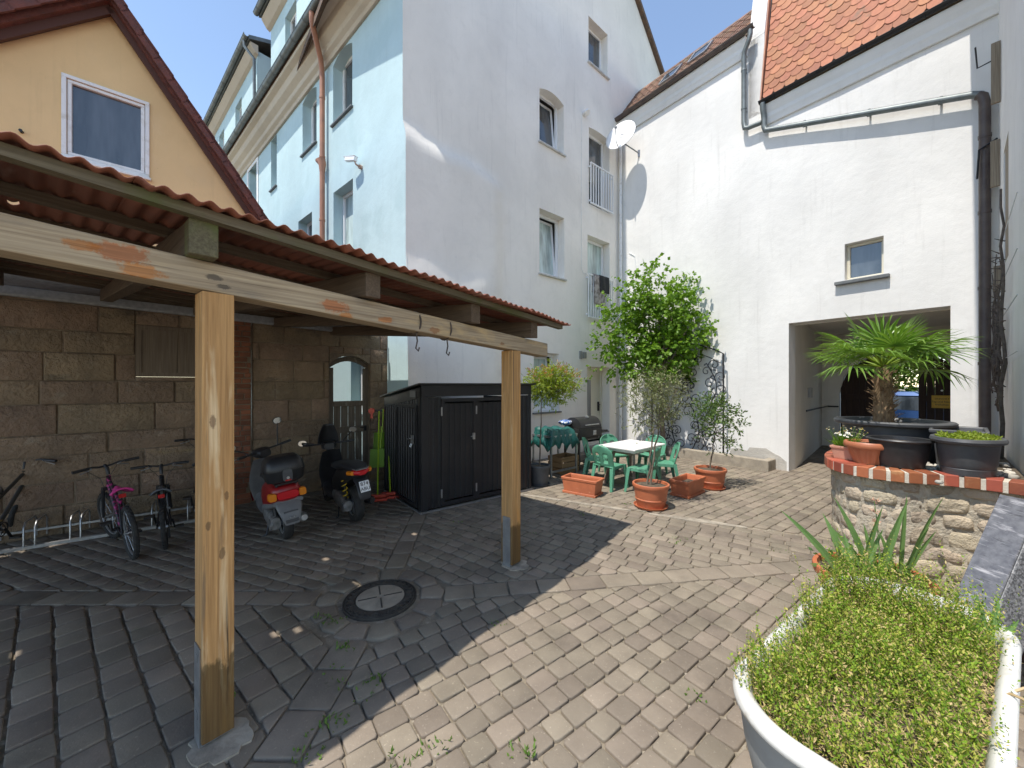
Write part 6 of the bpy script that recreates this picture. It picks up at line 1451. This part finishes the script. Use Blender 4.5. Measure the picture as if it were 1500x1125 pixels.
while cnt < 3200:          # upright leafy stems
    x, y = U(-.82,.82), U(-.36,.36)
    if not intub(x, y, .815, .318+DB): continue
    if not intub(x+.07, y-.06, .80, .34) and R.random() < .85: continue
    dens = .5+.5*math.sin(7*x+2+3*y)*math.sin(9*y+1-2*x); far = (x+.8)/1.6
    if R.random() > .35+.65*dens+.4*far: continue
    cnt += 1; h = .055+.075*dens+.095*R.random()+.03*far+.13*max(0, far-.70)/.3
    if R.random() < .06: h *= 1.5
    lean = V((U(-.3,.3), U(-.3,.3), 1)).normalized(); p0 = V((x, y, .605)); p1 = p0+lean*h; k = int(4+h*42)
    wd.add([p0+V((-.0014,0,0)), p0+V((.0014,0,0)), p1+V((.0008,0,0)), p1-V((.0008,0,0))], [(0,1,2,3)])
    big = U(.8,1.5)
    for i in range(k):
        f = .15+.85*i/k; q = p0+lean*h*f+rv()*.003; d = V((U(-1,1),U(-1,1),U(.1,1.3))).normalized(); wd.leaf(q, d, (V((0,0,1))+rv()*.8).normalized(), U(.010,.022)*big*(1.15-.5*f), U(.004,.008)*big)
struct(build('tub_weeds', wd, mw, recalc=False), 'stuff')
wl = MB(); wl.m = wd.m
for _ in range(9000):          # dry straw lying on the soil
    x, y = U(-.8,.8), U(-.34,.34)
    if intub(x, y, .8, .335): p = V((x, y, .607+U(0,.035))); wl.leaf(p, V((U(-1,1),U(-1,1),U(-.2,.5))).normalized(), V((U(-.6,.6),U(-.6,.6),1)).normalized(), U(.015,.06), U(.002,.007))
struct(build('dry_litter', wl, mStraw2, recalc=False), 'stuff')
# iris bowl behind the tub
ib = V((2.78,2.96,0)); pot('plant_pot', 'big terracotta bowl behind the bathtub with sword leaved irises', ib, .35, .45, mTERR, False, True, None, True, .23, 44, .07)
mIRIS = leafmat('iris_leaves', (.17,.32,.09), (.26,.40,.15), .3, rough=.45)
def blade(mb, p, d, L, w_, bend, nv=7):
    d = V(d).normalized(); sd = d.cross(V((U(-.3,.3),1,.1))).normalized(); rows = []
    for i in range(nv):
        q = i/(nv-1); ww = w_*(1-q**2.6)*.5*(.75+.5*q if q < .5 else 1)+.0006; c = V(p)+d*L*q+V(bend)*L*q*q; f = sd.cross(d)*ww*.25
        rows.append([c-sd*ww, c+f, c+sd*ww])
    mb.add([x for r in rows for x in r], [(3*i+j, 3*i+j+1, 3*i+4+j, 3*i+3+j) for i in range(nv-1) for j in (0,1)])
def iris(label, loc, blades):
    t = thing('iris_plant', label, 'plant', loc, group='sword leaved irises')
    for (dx, dy, L) in blades:
        b = MB(); blade(b, (dx*.10,dy*.08,0), (dx,dy,1), L*1.28, .060, (dx*.25,dy*.2,-.06)); build('leaf', b, mIRIS, t, recalc=False)
    return t
iris('clump of iris with its longest leaf leaning left, left side of the terracotta bowl', ib+V((-.20,-.10,.40)), [(-.65,0,.56),(-.25,.1,.44),(.12,-.1,.52),(-.05,.15,.30),(.35,.05,.36),(-.42,-.15,.30)])
iris('clump of iris in the middle of the terracotta bowl, beside the dry flower stalk', ib+V((.03,-.02,.40)), [(-.35,0,.56),(-.08,.1,.34),(.15,-.1,.54),(.02,.15,.28),(.30,.1,.34),(-.5,.1,.36)])
iris('clump of iris leaning right, right side of the terracotta bowl', ib+V((.22,.0,.40)), [(.06,0,.54),(.42,.05,.56),(.25,-.1,.36),(-.2,.1,.30),(.60,.1,.34)])
mWITH = M('withered_pink', (.50,.28,.20), (.35,.25,.15), 30, rough=.8)
t = thing('dry_flower_stalk', 'thin dry flower stalk with withered pink heads rising among the irises', 'flowers', ib+V((-.06,-.12,.40)))
b = MB(); b.tube([(0,0,0),(.01,0,.25),(-.01,0,.50),(-.03,0,.63)], [.005,.004,.003,.002], 6); build('stalk', b, mIRIS, t)
for z in (.47,.55,.63):
    b = MB()
    for _ in range(14): b.leaf(V((-.02+U(-.01,.01),U(-.01,.01),z)), rv().normalized(), rv().normalized(), .035, .015)
    build('withered_head', b, mWITH, t, recalc=False)
lowp = MB(); lt = thing('low_plant', 'low leafy plants filling the terracotta bowl between the irises', 'plant', ib+V((0,0,.41)))
foliage(lowp, [((U(-.23,.23),U(-.23,.23),.04),(.12,.12,.08)) for _ in range(12)], 900, .045, .026, .1, .5, .3); build('foliage', lowp, mLSH, lt, recalc=False)
ri = MX.Translation(TB) @ MX.Rotation(math.atan2(e1.y, e1.x), 4, 'Z') @ V((.62,.26*-1,.575))
iris('small iris tuft at the far right corner inside the bathtub', ri, [(-.1,0,.24),(.2,.05,.22),(.35,-.1,.16),(-.3,.1,.18)])
t = thing('dry_stalks', 'two dry straw coloured stalks hanging over the right rim of the bathtub', 'plant', MX.Translation(TB) @ MX.Rotation(math.atan2(e1.y, e1.x), 4, 'Z') @ V((.10,-.26,.58)))
mSTRW = M('dry_straw', (.55,.40,.22), (.42,.30,.15), 12, rough=.8)
for (a, c) in (((.16,-.17,.16),(.30,-.30,.10)),((.02,-.2,.14),(.05,-.38,.03))):
    b = MB(); b.tube([(0,0,0), (V(a)*.5+V((0,0,.05))), a, c], [.004,.006,.006,.003], 5); build('stalk', b, mSTRW, t, smooth=60)
# leaning granite block and its support
mGRAN = M('granite', (.30,.30,.31), (.10,.10,.105), 55, .42, .58, .55, .5, 90, stains=(((.55,.55,.55), 90, .62, .68, (1,1,1)),))
mPOL = M('granite_polished', (.17,.17,.18), (.10,.10,.11), 20, .35, .65, .18, stains=(((.42,.41,.42), 3, .56, .7, (14,1,14)), ((.05,.05,.05), 5, .6, .7, (9,1,9))))
t = thing('granite_block', 'long grey granite block leaning to the right behind the bathtub', 'stone block', (2.51,2.33,0))
d = V((.57,.15,.81)).normalized(); p = V((.81,.0,-.57)); wv = V((-.16,.987,0))
def blk(mb, s0, s1, y0, y1, t0, t1):
    mb.add([d*s+wv*y+p*q for s in (s0, s1) for y in (y0, y1) for q in (t0, t1)], [(0,1,3,2),(4,6,7,5),(0,4,5,1),(2,3,7,6),(0,2,6,4),(1,5,7,3)])
b = MB(); blk(b, .12, 1.43, -.13, .06, .012, .27); build('block', b, mGRAN, t, bevel=.012)
b = MB(); blk(b, .125, 1.425, -.125, .055, .0, .0115); build('polished_face', b, mPOL, t, bevel=.003, seg=1)
t = thing('support_post', 'short brown wooden post propping the leaning granite block', 'post', (3.54,2.60,0))
b = MB(); b.box(-.06,.06,-.06,.06,0,.98); build('post', b, wood('post_brown', (.12,.065,.04), (.08,.04,.025), 2), t, bevel=.006)
# ============================================================ street beyond the gate
mASPH = M('asphalt', (.055,.055,.057), (.075,.073,.07), 9, rough=.9, bump=.4, bs=120)
rd = MB(); rd.m = mB; rd.add([(-60,5.6,-.012),(60,5.6,-.012),(60,13.5,-.012),(-60,13.5,-.012)], [(0,1,2,3)]); struct(build('road', rd, mASPH))
gb = MB(); gb.m = mB; gb.add([(-60,13.6,.10),(60,13.6,.10),(60,40,.8),(-60,40,.8),(-60,13.6,-.1),(60,13.6,-.1)], [(0,1,2,3),(0,4,5,1)]); struct(build('grass_verge', gb, M('grass', (.07,.13,.02), (.11,.17,.035), 8, rough=.9, bump=.8, bs=60)), 'structure')
mLT = leafmat('street_tree_leaves', (.11,.21,.02), (.20,.29,.04), .4)
for i, (x, y, lab) in enumerate(((-3.7,15.2,'dense green tree across the street, left one seen through the gate'),(-.9,14.9,'dense green tree across the street behind the parked car'),(2.2,15.4,'dense green tree across the street, hidden behind the right gate leaf'))):
    q = mB @ V((x,y,.05)); t = thing('street_tree', lab, 'tree', q)
    b = MB(); foliage(b, [((U(-1.3,1.3),U(-1.1,1.1),U(1.2,5)),(U(.7,1.2),U(.7,1.2),U(.6,1.0))) for _ in range(13)]+[((U(-1.5,1.5),U(-.6,.6),U(.5,1.4)),(.7,.6,.6)) for _ in range(5)], 9500, .17, .12, .3, .5); build('crown', b, mLT, t, recalc=False)
    b = MB(); limb(b, wobble((0,0,-.1),(U(-.1,.1),0,2.6),5,.06), .14, .08)
    for _ in range(5): limb(b, wobble((0,0,2.2),(U(-1.2,1.2),U(-1,1),U(3,4.6)),4,.1), .06, .02, 5)
    build('trunk', b, mBARK, t, smooth=60)
cq = mB @ V((.2,8.6,-.01)); ca = thing('parked_car', 'dark blue car parked across the street beyond the open gate', 'car', cq, math.atan2(dB[1], dB[0]))
mCAR = M('car_paint_blue', (.02,.055,.15), rough=.22, metal=.4); mCARG = glass('car_glass', (.02,.025,.03), .03, 1.6)
b = MB(); sec = [(-2.2,.42,.72,.70),(-2.1,.30,.92,.80),(-1.2,.24,1.05,.88),(0,.22,1.08,.90),(1.2,.24,1.04,.88),(2.0,.30,.95,.82),(2.2,.42,.75,.70)]
b.loft([[(x,-w_*.97,z0),(x,-w_,z0+.2),(x,-w_,(z0+z1)/2),(x,-w_*.94,z1),(x,w_*.94,z1),(x,w_,(z0+z1)/2),(x,w_,z0+.2),(x,w_*.97,z0)] for x, z0, z1, w_ in sec]); build('body', b, mCAR, ca, smooth=50)
b = MB(); b.loft([[(x0,-w_,z),(x1,-w_,z),(x1,w_,z),(x0,w_,z)] for x0, x1, w_, z in ((-1.95,1.25,.82,1.04),(-1.75,.75,.70,1.52))]); build('windows', b, mCARG, ca, bevel=.04)
b = MB(); b.loft([[(x0,-w_,z),(x1,-w_,z),(x1,w_,z),(x0,w_,z)] for x0, x1, w_, z in ((-1.77,.78,.72,1.522),(-1.6,.55,.62,1.66))])
for x0, x1 in ((-.62,-.55),(.98,.70),(-1.70,-1.6)): 
    for s in (-1,1): b.beam((x0,s*.835,1.03),(x1,s*.715,1.53),.07,.03)
build('roof', b, mCAR, ca, bevel=.05)
for x in (-1.35,1.35):
    for s in (-1,1):
        b = MB(); b.tube([(x,s*.70,.33),(x,s*.905,.33)], .33, 28); w_ = build('wheel', b, mTYRE, ca, smooth=40); b = MB(); b.tube([(x,s*.89,.33),(x,s*.915,.33)], .20, 24); build('rim', b, mSTEEL, w_, smooth=40)
for x in (-.3,.75): b = MB(); b.box(x,x+.16,-.915,-.895,.86,.89); build('door_handle', b, mCAR, ca)
for s in (-1,1): b = MB(); b.box(.95,1.1,s*.98-.08,s*.98+.08,1.0,1.14); build('wing_mirror', b, mCAR, ca, bevel=.03)
